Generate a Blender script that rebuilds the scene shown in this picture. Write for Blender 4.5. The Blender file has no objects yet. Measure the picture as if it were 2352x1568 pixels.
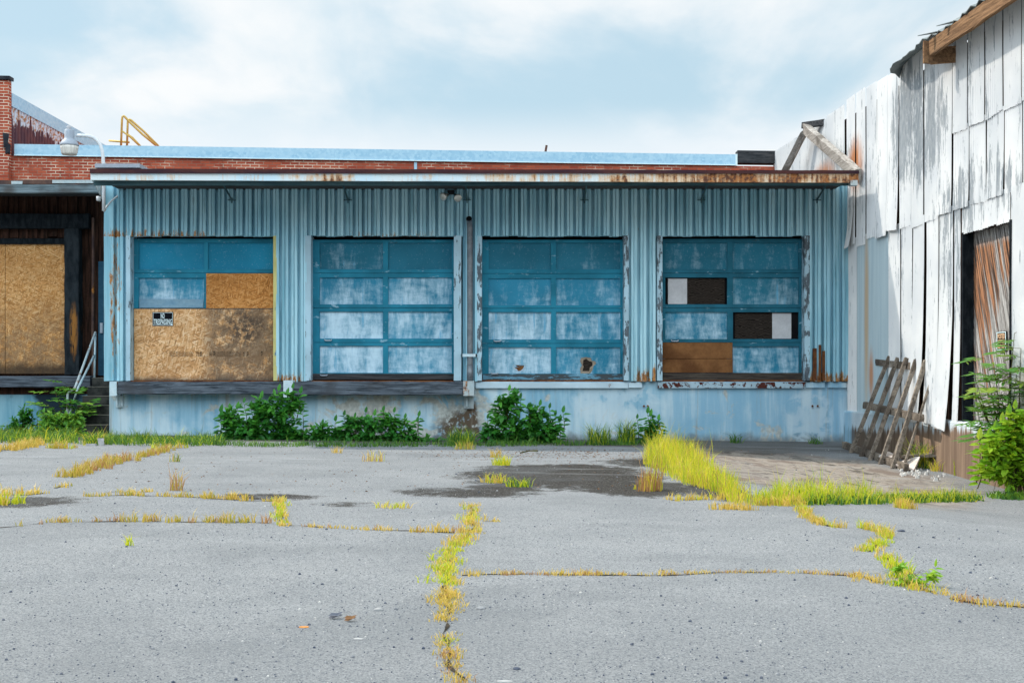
import bpy, math, random
from mathutils import Vector, Matrix, noise as mnoise
rnd = random.Random(7)
scene = bpy.context.scene
COL = scene.collection
# ---- survey of the place: camera 1.4 m above the yard, dock front 27 m away --------------------
F, CU, HV, CZ = 2900.0, 1176.0, 855.0, 1.4
YF = 27.0
def P(u, v, Y):
    return Vector(((u-CU)*Y/F, Y, CZ+(HV-v)*Y/F))
def X(u, Y=YF): return (u-CU)*Y/F
def Z(v, Y=YF): return CZ+(HV-v)*Y/F
def sst(a, b, x):
    t = min(1.0, max(0.0, (x-a)/(b-a))); return t*t*(3-2*t)
def xb(y): return 8.638-0.054*y            # barn wall plane
def yb(u): return 8.638/((u-CU)/F+0.054)   # depth where a sight line meets it
def gz(x, y):
    z = -0.018-0.0098*max(-14.0, min(9.0, x))
    d = 27.0-y
    if d > 0:
        s = d if d < 6 else 6+2.0*(1-math.exp(-(d-6)/2.0))
        z -= 0.04*s*sst(2.5, 6.5, x)*(1-sst(10, 20, d))
    if 2 < y < 40 and abs(x) < 16:
        z += 0.03*(mnoise.noise(Vector((x*0.30, y*0.22, 3.1))))*sst(27.5, 24, y)
    return z
def G(u, v):
    z = 0.0
    for _ in range(14):
        y = (CZ-z)*F/max(v-HV, 8.0)
        z = gz((u-CU)*y/F, y)
    return Vector(((u-CU)*y/F, y, z))

# ---- mesh collector ------------------------------------------------------------------------------
class MB:
    def __init__(s): s.v=[]; s.f=[]; s.m=[]; s.a=[]
    def add(s, vs, fs, mi=0, a=None):
        b=len(s.v); s.v.extend([tuple(p) for p in vs])
        r = rnd.random() if a is None else a
        for f in fs:
            s.f.append([b+i for i in f]); s.m.append(mi); s.a.append(r)
    def quad(s, a,b,c,d, mi=0, t=None): s.add([a,b,c,d],[(0,1,2,3)],mi,t)
    def box(s, x0,x1,y0,y1,z0,z1, mi=0, a=None, j=0.0):
        vs=[]
        for z in (z0,z1):
            for (x,y) in ((x0,y0),(x1,y0),(x1,y1),(x0,y1)):
                vs.append((x+rnd.uniform(-j,j), y+rnd.uniform(-j,j)*.3, z+rnd.uniform(-j,j)))
        s.add(vs,[(3,2,1,0),(4,5,6,7),(0,1,5,4),(1,2,6,5),(2,3,7,6),(3,0,4,7)],mi,a)
    def loft(s, rings, mi=0, cap=True, a=None, closed=True):
        n=len(rings[0]); b=len(s.v); r = rnd.random() if a is None else a
        for ring in rings: s.v.extend([tuple(p) for p in ring])
        for i in range(len(rings)-1):
            for k in range(n if closed else n-1):
                k2=(k+1)%n
                s.f.append([b+i*n+k,b+i*n+k2,b+(i+1)*n+k2,b+(i+1)*n+k]); s.m.append(mi); s.a.append(r)
        if cap and closed:
            s.f.append([b+k for k in range(n)][::-1]); s.m.append(mi); s.a.append(r)
            s.f.append([b+(len(rings)-1)*n+k for k in range(n)]); s.m.append(mi); s.a.append(r)
    def tube(s, pts, r, n=8, mi=0, cap=True, radii=None):
        pts=[Vector(p) for p in pts]; rings=[]; up=None
        for i,p in enumerate(pts):
            d=(pts[min(i+1,len(pts)-1)]-pts[max(i-1,0)]).normalized()
            if up is None:
                up=Vector((0,0,1)) if abs(d.z)<.9 else Vector((0,1,0))
            sx=d.cross(up).normalized(); up=sx.cross(d).normalized()
            rr=radii[i] if radii else r
            rings.append([p+sx*(rr*math.cos(t*2*math.pi/n))+up*(rr*math.sin(t*2*math.pi/n)) for t in range(n)])
        s.loft(rings,mi,cap)
    def timber(s, p, q, w, h, up=(0,0,1), seg=8, amp=.008, mi=0, ends=0.0, a=None):
        """weathered beam from p to q, w across, h along up"""
        p=Vector(p); q=Vector(q); d=(q-p); L=d.length; d.normalize()
        up=Vector(up); sx=d.cross(up).normalized(); up=sx.cross(d).normalized()
        sd=rnd.random()*50; rings=[]
        prof=[(-.5,-.46),(-.46,-.5),(0,-.5),(.46,-.5),(.5,-.46),(.5,0),(.5,.46),(.46,.5),(0,.5),(-.46,.5),(-.5,.46),(-.5,0)]
        for i in range(seg+1):
            t=i/seg; c=p+d*(L*t); ring=[]
            for k,(px,pz) in enumerate(prof):
                o=c+sx*(px*w)+up*(pz*h)
                nz=Vector((mnoise.noise(Vector((t*L*3+sd,k*.8,0))),mnoise.noise(Vector((t*L*3+sd,k*.8,9))),mnoise.noise(Vector((t*L*3+sd,k*.8,19)))))
                o+=nz*amp
                if ends and i in (0,seg): o+=d*(rnd.uniform(-1,1)*ends)
                ring.append(o)
            rings.append(ring)
        s.loft(rings,mi,True,a)
    def build(s, name, mats, parent=None, smooth=False, label=None):
        if not isinstance(mats,(list,tuple)): mats=[mats]
        o0=ORI.get(parent.name, Vector((0,0,0))) if parent else Vector((0,0,0))
        me=bpy.data.meshes.new(name)
        me.from_pydata([(a-o0.x,b-o0.y,c-o0.z) for a,b,c in s.v],[],s.f)
        for m in mats: me.materials.append(m)
        me.polygons.foreach_set('material_index', s.m)
        at=me.attributes.new('rnd','FLOAT','FACE'); at.data.foreach_set('value', s.a)
        if smooth: me.polygons.foreach_set('use_smooth',[True]*len(s.f))
        me.update()
        ob=bpy.data.objects.new(name,me); COL.objects.link(ob)
        if parent: ob.parent=parent
        ORI[ob.name]=o0
        if label: ob['label']=label
        return ob
ORI={}
def thing(name,label,cat,loc=(0,0,0),group=None):
    o=bpy.data.objects.new(name,None); COL.objects.link(o); o.location=loc; o.empty_display_size=.2
    ORI[o.name]=Vector(loc); o['label']=label; o['category']=cat
    if group: o['group']=group
    return o
def tag(o,label,cat,group=None,kind=None):
    o['label']=label; o['category']=cat
    if group: o['group']=group
    if kind: o['kind']=kind
    return o
def text_mb(body, x0,x1,z0,z1, fr, mb, mi=0, rot=0, bold=0.0):
    """flat lettering fitted into a rectangle; fr maps (a,b) in metres to a world point"""
    cu=bpy.data.curves.new('lettering','FONT'); cu.body=body; cu.size=1; cu.resolution_u=2; cu.offset=bold
    ob=bpy.data.objects.new('lettering',cu); COL.objects.link(ob)
    dg=bpy.context.evaluated_depsgraph_get()
    me=bpy.data.meshes.new_from_object(ob.evaluated_get(dg))
    vs=[v.co.copy() for v in me.vertices]; fs=[tuple(p.vertices) for p in me.polygons]
    bpy.data.objects.remove(ob); bpy.data.curves.remove(cu); bpy.data.meshes.remove(me)
    if rot: vs=[Vector((v.y,-v.x,0)) for v in vs]
    ax=min(v.x for v in vs); bx=max(v.x for v in vs); az=min(v.y for v in vs); bz=max(v.y for v in vs)
    out=[fr(x0+(v.x-ax)/(bx-ax)*(x1-x0), z0+(v.y-az)/(bz-az)*(z1-z0)) for v in vs]
    mb.add(out,fs,mi)

# ---- node helper -----------------------------------------------------------------------------------
class N:
    def __init__(s,name,rough=.8,spec=.3):
        m=bpy.data.materials.new(name); m.use_nodes=True; s.mat=m; s.t=m.node_tree; s.t.nodes.clear()
        s.out=s.n('ShaderNodeOutputMaterial'); s.b=s.n('ShaderNodeBsdfPrincipled')
        s.l(s.b.outputs[0],s.out.inputs[0]); s.b.inputs['Roughness'].default_value=rough
        s.b.inputs['Specular IOR Level'].default_value=spec
        s._pos=None
    def n(s,t): return s.t.nodes.new(t)
    def l(s,a,b): s.t.links.new(a,b)
    def set(s,sock,val):
        if hasattr(val,'is_output') or isinstance(val,bpy.types.NodeSocket): s.l(val,sock)
        elif isinstance(val,(tuple,list)):
            sock.default_value = tuple(val)+((1.0,) if len(val)==3 and len(sock.default_value)==4 else ())
        else: sock.default_value=val
    @property
    def pos(s):
        if s._pos is None: s._pos=s.n('ShaderNodeNewGeometry').outputs['Position']
        return s._pos
    def xyz(s):
        q=s.n('ShaderNodeSeparateXYZ'); s.l(s.pos,q.inputs[0]); return q.outputs
    def map(s,scale=(1,1,1),loc=(0,0,0),vec=None,rot=(0,0,0)):
        q=s.n('ShaderNodeMapping'); s.l(vec or s.pos,q.inputs[0]); s.set(q.inputs['Scale'],scale); s.set(q.inputs['Location'],loc); s.set(q.inputs['Rotation'],rot)
        return q.outputs[0]
    def noise(s,scale=1,detail=4,rough=.55,vec=None,dist=0,st=(1,1,1),loc=(0,0,0)):
        q=s.n('ShaderNodeTexNoise'); s.l(s.map(st,loc,vec),q.inputs['Vector'])
        s.set(q.inputs['Scale'],scale); s.set(q.inputs['Detail'],detail); s.set(q.inputs['Roughness'],rough); s.set(q.inputs['Distortion'],dist)
        return q.outputs['Fac']
    def vor(s,scale,st=(1,1,1),feat='F1',out='Distance',rnd_=1,vec=None,rot=(0,0,0)):
        q=s.n('ShaderNodeTexVoronoi'); q.feature=feat; s.l(s.map(st,(0,0,0),s.map((1,1,1),(0,0,0),vec,rot) if any(rot) else vec),q.inputs['Vector']); s.set(q.inputs['Scale'],scale); s.set(q.inputs['Randomness'],rnd_)
        return q.outputs[out]
    def step(s,x,a,b,lo=0.,hi=1.):
        q=s.n('ShaderNodeMapRange'); q.interpolation_type='SMOOTHSTEP'; s.set(q.inputs[0],x)
        if a<b: v=(a,b,lo,hi)
        else: v=(b,a,hi,lo)
        for i in range(4): q.inputs[1+i].default_value=v[i]
        return q.outputs[0]
    def m(s,op,a,b=0.0,c=0.0):
        q=s.n('ShaderNodeMath'); q.operation=op; s.set(q.inputs[0],a); s.set(q.inputs[1],b); s.set(q.inputs[2],c); return q.outputs[0]
    def mul(s,*a):
        r=a[0]
        for x in a[1:]: r=s.m('MULTIPLY',r,x)
        return r
    def mix(s,f,a,b,mode='MIX'):
        q=s.n('ShaderNodeMix'); q.data_type='RGBA'; q.blend_type=mode; q.clamp_factor=True
        s.set(q.inputs[0],f); s.set(q.inputs[6],a); s.set(q.inputs[7],b); return q.outputs[2]
    def ramp(s,f,stops):
        q=s.n('ShaderNodeValToRGB'); s.set(q.inputs[0],f); e=q.color_ramp.elements
        while len(e)<len(stops): e.new(.5)
        for i,(p,c) in enumerate(stops): e[i].position=p; e[i].color=tuple(c)+(1,)
        return q.outputs[0]
    def ell(s,c,r,lo=1.1,hi=.8,warp=None,amt=.5):
        """soft-edged blot of its own shape round a place c with radii r"""
        q=s.n('ShaderNodeVectorMath'); q.operation='SUBTRACT'; s.l(s.pos,q.inputs[0]); q.inputs[1].default_value=c
        d=s.n('ShaderNodeVectorMath'); d.operation='DIVIDE'; s.l(q.outputs[0],d.inputs[0]); d.inputs[1].default_value=r
        e=s.n('ShaderNodeVectorMath'); e.operation='LENGTH'; s.l(d.outputs[0],e.inputs[0]); x=e.outputs['Value']
        if warp is not None: x=s.m('ADD',x,s.m('MULTIPLY',s.m('SUBTRACT',warp,.5),amt*2))
        return s.step(x,lo,hi)
    def rnd(s):
        q=s.n('ShaderNodeAttribute'); q.attribute_name='rnd'; return q.outputs['Fac']
    def bump(s,h,strength=.5,dist=.01):
        q=s.n('ShaderNodeBump'); s.set(q.inputs['Strength'],strength); s.set(q.inputs['Distance'],dist); s.l(h,q.inputs['Height']); s.l(q.outputs[0],s.b.inputs['Normal'])
    def col(s,c,rough=None,metal=None):
        s.set(s.b.inputs['Base Color'],c)
        if rough is not None: s.set(s.b.inputs['Roughness'],rough)
        if metal is not None: s.set(s.b.inputs['Metallic'],metal)
        return s.mat
BIG=1e6
SUN_E,SKY_S,SKY_C,EXPO,FILL_SKY,HORIZON_DIM=3.4,.10,7.7,.38,3.2,.35; _r=random.Random(6); CLX,CLY=_r.uniform(0,40),_r.uniform(0,40)
# ---- materials -------------------------------------------------------------------------------------
M={}
RUST_D=(.10,.035,.018); RUST_L=(.42,.17,.045)
def mk_cladding():
    n=N('light_blue_painted_steel',.6,.14); x,y,z=n.xyz()
    big=n.noise(.55,3,.5); streak=n.noise(1,5,.6,st=(9,9,.45)); fine=n.noise(22,4,.6); mot=n.noise(3.2,4,.6,st=(1,1,.6))
    c=n.mix(n.step(big,.35,.65),(.32,.59,.71),(.44,.70,.80))
    c=n.mix(n.mul(n.step(streak,.46,.70),.75),c,(.12,.33,.42))
    rib=n.noise(1,2,.5,st=(4.6,4.6,.12),loc=(9,0,0)); c=n.mix(n.mul(n.step(rib,.50,.64),.40),c,(.15,.36,.46)); c=n.mix(n.mul(n.step(n.noise(1,6,.75,st=(11,11,1.1),loc=(1,8,0)),.60,.70),.5),c,(.16,.22,.24))
    c=n.mix(n.mul(n.step(mot,.58,.75),.35),c,(.46,.66,.75))
    # rust creeping up from the cut lower edges of the sheets
    rs=n.noise(1,6,.78,st=(9,9,1.6),loc=(3,0,1))
    e1=n.mul(n.step(z,4.62,4.30),n.step(z,4.27,4.30)); e2=n.step(z,1.75,1.18)
    w1=n.m('ADD',n.step(x,-5.2,-7.0,0,.45),n.m('ADD',n.mul(n.ell((-2.6,27,4.4),(1.6,9,.6),1.2,.4),.35),n.mul(n.ell((2.4,27,4.4),(.6,9,.5),1.2,.4),.15)))
    w2=n.m('ADD',n.ell((2.85,27,1.4),(.28,9,.7),1.3,.6),n.m('ADD',n.ell((6.9,27,1.2),(.9,9,.35),1.2,.5),n.ell((-4.75,27,1.2),(.4,9,.9),1.2,.4)))
    t=n.m('ADD',rs,n.m('ADD',n.mul(e1,n.m('ADD',n.mul(w1,.42),.02)),n.mul(e2,n.mul(w2,.26))))
    t=n.m('ADD',t,n.mul(n.ell((-8.45,27,3.0),(.16,9,1.7),1.2,.5),.20))
    rm=n.step(t,.70,.74)
    rc=n.mix(n.step(fine,.38,.62),RUST_D,RUST_L)
    c=n.mix(rm,c,rc)
    halo=n.mul(n.step(t,.64,.73),.30); c=n.mix(halo,c,(.62,.34,.14))
    chips=n.mul(n.step(n.noise(9,5,.7),.70,.73),.9); c=n.mix(chips,c,(.07,.06,.07))
    n.bump(n.noise(6,4,.6),.25,.02)
    return n.col(c,n.mix(rm,(.5,.5,.5),(.9,.9,.9)))
M['clad']=mk_cladding()
def mk_plain(name,c1,c2,scale=3,rough=.8,bump=.2,st=(1,1,1),metal=0,rust=0,spec=.10,fine=20):
    n=N(name,rough,spec); a=n.noise(scale,5,.6,st=st); c=n.mix(n.step(a,.35,.66),c1,c2)
    c=n.mix(n.mul(n.step(n.noise(fine,3,.6),.3,.7),.25),c,tuple(k*.55 for k in c1))
    if rust:
        t=n.noise(1,6,.7,st=(3.1,3.1,1.3),loc=(7,3,2)); f=n.noise(25,3,.6)
        c=n.mix(n.step(t,.72-rust*.25,.80-rust*.25),c,n.mix(n.step(f,.4,.6),RUST_D,RUST_L))
    n.bump(n.noise(scale*6,4,.6,st=st),bump,.01); return n.col(c,None,metal)
def mk_peel(name,paint,under,thr=.60,streaky=True,sc=6):
    n=N(name,.75,.10); t=n.noise(sc,6,.7,st=(1.6,1.6,.5) if streaky else (1,1,1)); b=n.noise(1.3,3,.5)
    t=n.m('ADD',t,n.mul(n.m('SUBTRACT',b,.5),.45))
    c=n.mix(n.step(n.noise(2,4),.35,.65),paint,tuple(k*.82 for k in paint)); mk=n.step(t,thr,thr+.03)
    u=n.mix(n.step(n.noise(30,3,.6,st=(2,2,.3)),.3,.7),under,tuple(k*.45 for k in under))
    n.bump(n.m('SUBTRACT',1.0,mk),.6,.006); return n.col(n.mix(mk,c,u))
M['jamb']=mk_peel('peeling_pale_blue_jamb_paint',(.44,.63,.74),(.16,.19,.22),.58)
M['jamb_bare']=mk_peel('heavily_peeled_jamb_paint',(.44,.63,.74),(.15,.18,.21),.50)
M['yellow']=mk_peel('peeling_yellow_jamb_paint',(.62,.58,.24),(.22,.36,.46),.66)
def mk_fascia():
    n=N('rusting_pale_fascia_paint',.6,.3); x,y,z=n.xyz()
    t=n.noise(1,6,.7,st=(1.5,1.5,2.2)); drip=n.noise(1,5,.65,st=(14,14,1.3))
    c=n.mix(n.step(n.noise(1.2,3),.4,.6),(.56,.74,.84),(.66,.75,.78))
    g=n.step(x,-3,6.5,-.07,.115); lowedge=n.step(z,5.40,5.31,0,.10); topedge=n.step(z,5.40,5.46,0,.13)
    spot=n.mul(n.ell((-3.9,25.7,5.4),(.9,9,.5),1.2,.5),.09)
    s=n.m('ADD',n.m('ADD',n.m('ADD',n.mul(t,.55),n.mul(drip,.45)),g),n.m('ADD',n.m('ADD',lowedge,topedge),spot))
    c=n.mix(n.mul(n.step(s,.50,.66),.8),c,(.66,.38,.15)); c=n.mix(n.step(s,.62,.72),c,n.mix(n.step(n.noise(18,4),.4,.6),RUST_D,(.36,.14,.04)))
    n.bump(n.noise(9,4),.2,.01); return n.col(c)
M['fascia']=mk_fascia()
M['gravelstop']=mk_plain('dark_rusted_roof_edge',(.040,.020,.030),(.085,.032,.028),1.5,.7,.3,(1,1,5))
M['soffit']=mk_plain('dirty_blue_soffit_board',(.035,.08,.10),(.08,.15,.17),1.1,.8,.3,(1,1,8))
M['roof']=mk_plain('dark_bitumen_roof',(.06,.06,.065),(.10,.10,.10),1,.95,.2)
def mk_found():
    n=N('peeling_blue_limewash_concrete',.9,.15); x,y,z=n.xyz()
    big=n.noise(.9,5,.55,st=(1,1,.8)); streak=n.noise(1,5,.6,st=(5,5,.35)); bl=n.noise(2.3,6,.62,dist=.6)
    pale=n.mix(n.step(streak,.4,.65),(.56,.70,.77),(.36,.56,.68)); blue=(.15,.36,.52)
    c=n.mix(n.mul(n.step(big,.44,.60),.9),pale,n.mix(n.step(streak,.35,.7),(.28,.50,.64),blue))
    c=n.mix(n.mul(n.step(x,2.6,3.8),.85,n.step(streak,.25,.6)),c,(.25,.46,.62))
    wx=n.m('ADD',n.ell((-1.9,27,.4),(2.9,9,1.2),1.1,.5),n.mul(n.ell((-6.6,27,.9),(2.6,9,.5),1.1,.6),.55))
    pe=n.m('ADD',bl,n.m('ADD',n.mul(wx,.125),n.step(z,.55,0,0,.07)))
    c=n.mix(n.mul(n.step(pe,.60,.70),.75),c,n.mix(n.step(n.noise(14,4),.35,.65),(.60,.575,.50),(.42,.385,.32)))
    wo=n.m('ADD',n.ell((-1.15,27,.20),(.55,9,.55),1.15,.45,bl,.6),n.ell((-.86,27,.35),(.16,9,.62),1.15,.6,bl,.5)); wo=n.m('ADD',wo,n.mul(n.ell((-2.9,27,.30),(.6,9,.4),1.15,.4,bl,.7),.7))
    c=n.mix(n.mul(wo,n.step(n.noise(7,5,.7),.36,.52)),c,(.115,.085,.06))
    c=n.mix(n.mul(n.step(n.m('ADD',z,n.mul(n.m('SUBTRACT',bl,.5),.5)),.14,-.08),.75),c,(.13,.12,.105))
    c=n.mix(n.mul(n.step(n.noise(1,5,.7,st=(6,6,.3),loc=(4,4,0)),.54,.70),.6),c,(.30,.27,.22))
    pt=n.m('ADD',n.ell((2.2,27,.75),(.95,9,.5),1.1,.85,bl,.5),n.ell((6.35,27,.45),(.52,9,.62),1.1,.85,bl,.5))
    c=n.mix(n.mul(pt,n.step(bl,.40,.52),.6),c,(.58,.70,.77))
    n.bump(n.m('ADD',n.noise(12,5,.6),n.mul(n.step(pe,.62,.66),-.5)),.35,.015); return n.col(c)
M['found']=mk_found()
def mk_door(name,base,chalk_hi):
    n=N(name,.65,.10); x,y,z=n.xyz()
    f=n.step(z,4.0,2.3,.0,.15); cl=n.noise(2.0,8,.72,st=(1.9,1,.6),dist=.25); brush=n.noise(1,5,.7,st=(3.5,3.5,9)); drip=n.noise(1,4,.5,st=(12,12,1.3)); r=n.rnd()
    s=n.m('ADD',n.m('ADD',n.mul(cl,.62),n.mul(brush,.24)),n.m('ADD',f,n.mul(n.m('SUBTRACT',r,.5),.13)))
    c=n.mix(n.step(n.noise(.7,3),.35,.65),base,tuple(k*.78 for k in base))
    c=n.mix(n.mul(n.step(s,.45,.74),chalk_hi),c,(.55,.73,.85))
    c=n.mix(n.mul(n.step(drip,.60,.70),n.step(s,.50,.58),.7),c,(.10,.37,.58))
    c=n.mix(n.mul(n.step(n.noise(30,3,.7),.60,.75),.25),c,(.65,.75,.82))
    n.bump(n.noise(9,5,.6),.12,.01); return n.col(c)
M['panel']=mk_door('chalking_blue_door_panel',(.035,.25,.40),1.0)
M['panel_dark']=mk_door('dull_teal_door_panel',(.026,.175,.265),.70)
M['panel_flat']=mk_door('even_blue_door_panel',(.022,.25,.41),.12)
def mk_rail(name,base,thr):
    n=N(name,.65,.10); t=n.noise(1,6,.7,st=(3,3,14)); c=n.mix(n.step(n.noise(1.5,4),.35,.65),base,tuple(k*.7 for k in base))
    c=n.mix(n.mul(n.step(n.noise(1,5,.7,st=(4,4,9),loc=(2,2,2)),.60,.70),.55),c,(.42,.60,.72))
    c=n.mix(n.step(t,thr,thr+.04),c,(.06,.075,.085)); n.bump(t,.2,.008); return n.col(c)
M['rail']=mk_rail('worn_blue_door_rail',(.025,.225,.34),.66)
M['rail_dark']=mk_rail('worn_teal_door_rail',(.022,.15,.225),.66)
M['rail_peel']=mk_rail('peeling_bottom_rail',(.13,.30,.42),.47)
def mk_wood(name,c1,c2,c3=None,axis='x',sc=1.0,rough=.9,thr=.62,bump=.5):
    n=N(name,rough,.06); st={'x':(.5,9,9),'y':(9,.5,9),'z':(9,9,.5),'a':(2.5,2.5,2.5)}[axis]; st=tuple(k*sc for k in st)
    g=n.noise(2.2,6,.68,st=st,dist=.6); b=n.noise(1.1,3,.5); c=n.mix(n.step(g,.33,.66),c1,c2)
    if c3: c=n.mix(n.mul(n.step(b,thr-.1,thr+.05),.8),c,c3)
    c=n.mix(n.mul(n.step(n.noise(4,5,.7,st=st),.56,.66),.75),c,tuple(k*.25 for k in c1))
    c=n.mix(n.mul(n.m('SUBTRACT',n.rnd(),.3),.25),c,tuple(k*.5 for k in c2))
    n.bump(g,bump,.015); return n.col(c)
M['bumper']=mk_wood('weathered_grey_dock_timber',(.030,.038,.05),(.15,.18,.22),(.06,.062,.07))
M['darkwood']=mk_wood('dark_stained_board',(.025,.03,.035),(.075,.075,.08))
M['sillwood']=mk_wood('knotty_dark_plank',(.035,.03,.03),(.10,.085,.07),(.16,.075,.03),thr=.68)
M['rack']=mk_wood('sun_bleached_rack_wood',(.10,.082,.068),(.30,.255,.21),(.075,.06,.05),'a',1.6,thr=.58)
M['grey_beam']=mk_wood('silvery_weathered_beam',(.24,.22,.20),(.50,.47,.44),(.10,.085,.07),'y',1,thr=.58)
M['brown_beam']=mk_wood('rotting_brown_fascia_timber',(.13,.075,.045),(.34,.20,.11),(.06,.045,.035),'y',1)
M['char']=mk_plain('charred_timber',(.008,.011,.014),(.022,.027,.032),4,.9,.6,(3,3,1),0,0,.03)
def mk_charpost():
    n=N('charred_post_with_bare_patch',.9,.04); b=n.noise(3,5,.65,st=(2,2,.8)); c=n.mix(n.step(b,.35,.65),(.010,.014,.018),(.028,.034,.040))
    e=n.mul(n.ell((-9.90,28.5,2.35),(.10,9,.62),1.2,.5,b,.5),n.step(n.noise(6,5,.7,st=(3,3,.6)),.35,.55)); return n.col(n.mix(e,c,(.30,.13,.035)))
M['charpost']=mk_charpost()
M['char_brown']=mk_plain('scorched_brown_cladding',(.018,.011,.009),(.070,.034,.024),2.2,.9,.4,(6,6,.6),0,0,.04)
M['eave_board']=mk_wood('split_weathered_eave_board',(.09,.13,.15),(.26,.33,.37),(.07,.05,.04))
M['flash']=mk_plain('rusty_eave_flashing',(.06,.04,.04),(.14,.08,.06),2,.8,.3,(1,1,1),0,.4)
M['blue_door']=mk_plain('dark_blue_service_door',(.02,.075,.13),(.03,.10,.16),3,.5,.1)
def mk_osb(name,a,b,c3,weather,axis=0,cx=None):
    n=N(name,.85,.2); x,y,z=n.xyz()
    rot=(0,.55,0) if axis==0 else (0,1.1,0)
    # strand flakes: stretched cells in three directions
    v1=n.vor(25,(.36,1,1.9),out='Color',rot=(0,.35,0)); v2=n.vor(21,(.34,1,2.1),out='Color',rot=(0,-.5,0)); v3=n.vor(28,(.36,1,1.9),out='Color',rot=(0,1.35,0))
    def ch(v):
        q=n.n('ShaderNodeSeparateColor'); n.l(v,q.inputs[0]); return q.outputs
    q1,q2,q3=ch(v1),ch(v2),ch(v3)
    f=n.mix(n.step(q1[1],.5,.55),q2[0],q1[0]); f=n.mix(n.step(q3[1],.68,.72),f,q3[0])
    c=n.ramp(f,[(0,tuple(k*.62 for k in a)),(.25,a),(.65,b),(1,c3)])
    gr=n.noise(1,5,.7,st=(9,9,26)); c=n.mix(n.mul(n.step(gr,.55,.68),.40),c,tuple(k*.42 for k in a))
    big=n.noise(1.3,5,.6); c=n.mix(n.mul(n.step(big,.45,.65),.35),c,tuple(k*.62 for k in a))
    if weather is not None: c=weather(n,c,x,z)
    n.bump(f,.25,.006); return n.col(c)
def w_lower(n,c,x,z):
    bl=n.noise(2.2,6,.7); rt=n.mul(n.step(x,-6.80,-6.35),n.step(n.noise(4,6,.75),.32,.52)); c=n.mix(n.mul(rt,.72),c,(.12,.09,.068))
    k=n.mul(n.ell((-5.75,27.2,2.35),(.48,9,.46),1.25,.3,bl,.6),n.step(n.noise(8,6,.8),.44,.53)); c=n.mix(n.mul(k,.75),c,(.035,.03,.03))
    d=n.mul(n.step(n.m('ADD',z,n.mul(bl,.22)),1.47,1.28),.9); c=n.mix(d,c,(.055,.06,.06)); return c
def w_left(n,c,x,z):
    bl=n.noise(2.2,6,.7); d=n.step(n.m('ADD',z,n.mul(bl,.3)),1.85,1.62); c=n.mix(n.mul(n.step(z,3.4,1.9),n.step(n.noise(5,6,.75),.34,.58),.6),c,(.14,.105,.075)); return n.mix(n.mul(d,.88),c,(.04,.028,.02))
M['osb_low']=mk_osb('weathered_strand_board',(.54,.275,.11),(.74,.43,.205),(.86,.61,.38),w_lower)
M['osb_up']=mk_osb('orange_strand_board',(.46,.18,.045),(.58,.26,.075),(.68,.35,.13),None,1)
M['osb_left']=mk_osb('sooty_strand_board',(.50,.23,.07),(.62,.33,.125),(.74,.46,.22),w_left,1)
M['brownboard']=mk_plain('rusty_brown_hardboard',(.13,.055,.022),(.25,.115,.045),2,.8,.15)
def mk_ply():
    n=N('dark_swirled_plywood',.8,.05); w=n.n('ShaderNodeTexWave'); n.l(n.map((1,1,2.2)),w.inputs[0]); w.inputs['Scale'].default_value=6; w.inputs['Distortion'].default_value=11; w.inputs['Detail'].default_value=2; w.inputs['Detail Scale'].default_value=.9
    w.bands_direction='Z'; c=n.mix(n.step(w.outputs[1],.35,.85),(.006,.005,.005),(.060,.048,.040)); return n.col(c)
M['ply']=mk_ply()
M['paper']=mk_plain('grimy_white_sheet',(.62,.63,.66),(.50,.51,.54),2,.6,.1)
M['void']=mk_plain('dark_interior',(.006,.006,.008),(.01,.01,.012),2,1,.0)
M['fiber']=mk_plain('torn_fibreboard_edge',(.34,.29,.23),(.24,.19,.14),6,.9,.4)
M['steel_white']=mk_plain('rust_streaked_white_steel',(.55,.70,.78),(.62,.72,.76),3,.5,.1,(1,1,1),0,.25)
M['steel_rust']=mk_plain('rust_eaten_white_steel',(.42,.52,.56),(.50,.55,.56),3,.6,.2,(1,1,1),0,.75)
M['lip_pale']=mk_peel('pale_channel_lip_paint',(.55,.70,.80),(.24,.09,.045),.66,False,4)
M['lip_rust']=mk_peel('rusted_channel_lip_paint',(.40,.54,.63),(.11,.035,.028),.49,False,6)
M['rust']=mk_plain('heavy_rust',RUST_D,(.22,.09,.035),6,.9,.4)
M['pipe']=mk_plain('dull_galvanised_pipe',(.16,.175,.20),(.24,.255,.27),8,.45,.1,(1,1,1),.4)
M['blackmetal']=mk_plain('black_fixture_metal',(.012,.014,.016),(.02,.022,.026),5,.5,.05)
def mk_brick():
    n=N('red_brick_courses',.9,.15); x,y,z=n.xyz()
    cb=n.n('ShaderNodeCombineXYZ'); n.l(n.m('ADD',x,n.mul(y,.25)),cb.inputs[0]); n.l(z,cb.inputs[1])
    q=n.n('ShaderNodeTexBrick'); n.l(cb.outputs[0],q.inputs['Vector']); q.inputs['Scale'].default_value=1
    q.inputs['Brick Width'].default_value=.225; q.inputs['Row Height'].default_value=.0735; q.inputs['Mortar Size'].default_value=.010; q.inputs['Mortar Smooth'].default_value=.15; q.inputs['Bias'].default_value=0
    q.inputs['Color1'].default_value=(.34,.060,.035,1); q.inputs['Color2'].default_value=(.50,.115,.06,1)
    mo=n.mix(n.step(n.noise(1.6,4,.6),.42,.60),(.30,.13,.09),(.74,.58,.45)); n.l(mo,q.inputs['Mortar'])
    c=n.mix(n.mul(n.step(n.noise(20,4,.6),.5,.7),.3),q.outputs['Color'],(.30,.05,.025)); c=n.mix(n.mul(n.step(n.noise(1,4,.7,st=(3,3,1)),.60,.72),.55),c,(.10,.035,.025))
    n.bump(n.m('SUBTRACT',1.0,q.outputs['Fac']),.6,.008); return n.col(c)
M['brick']=mk_brick()
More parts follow.
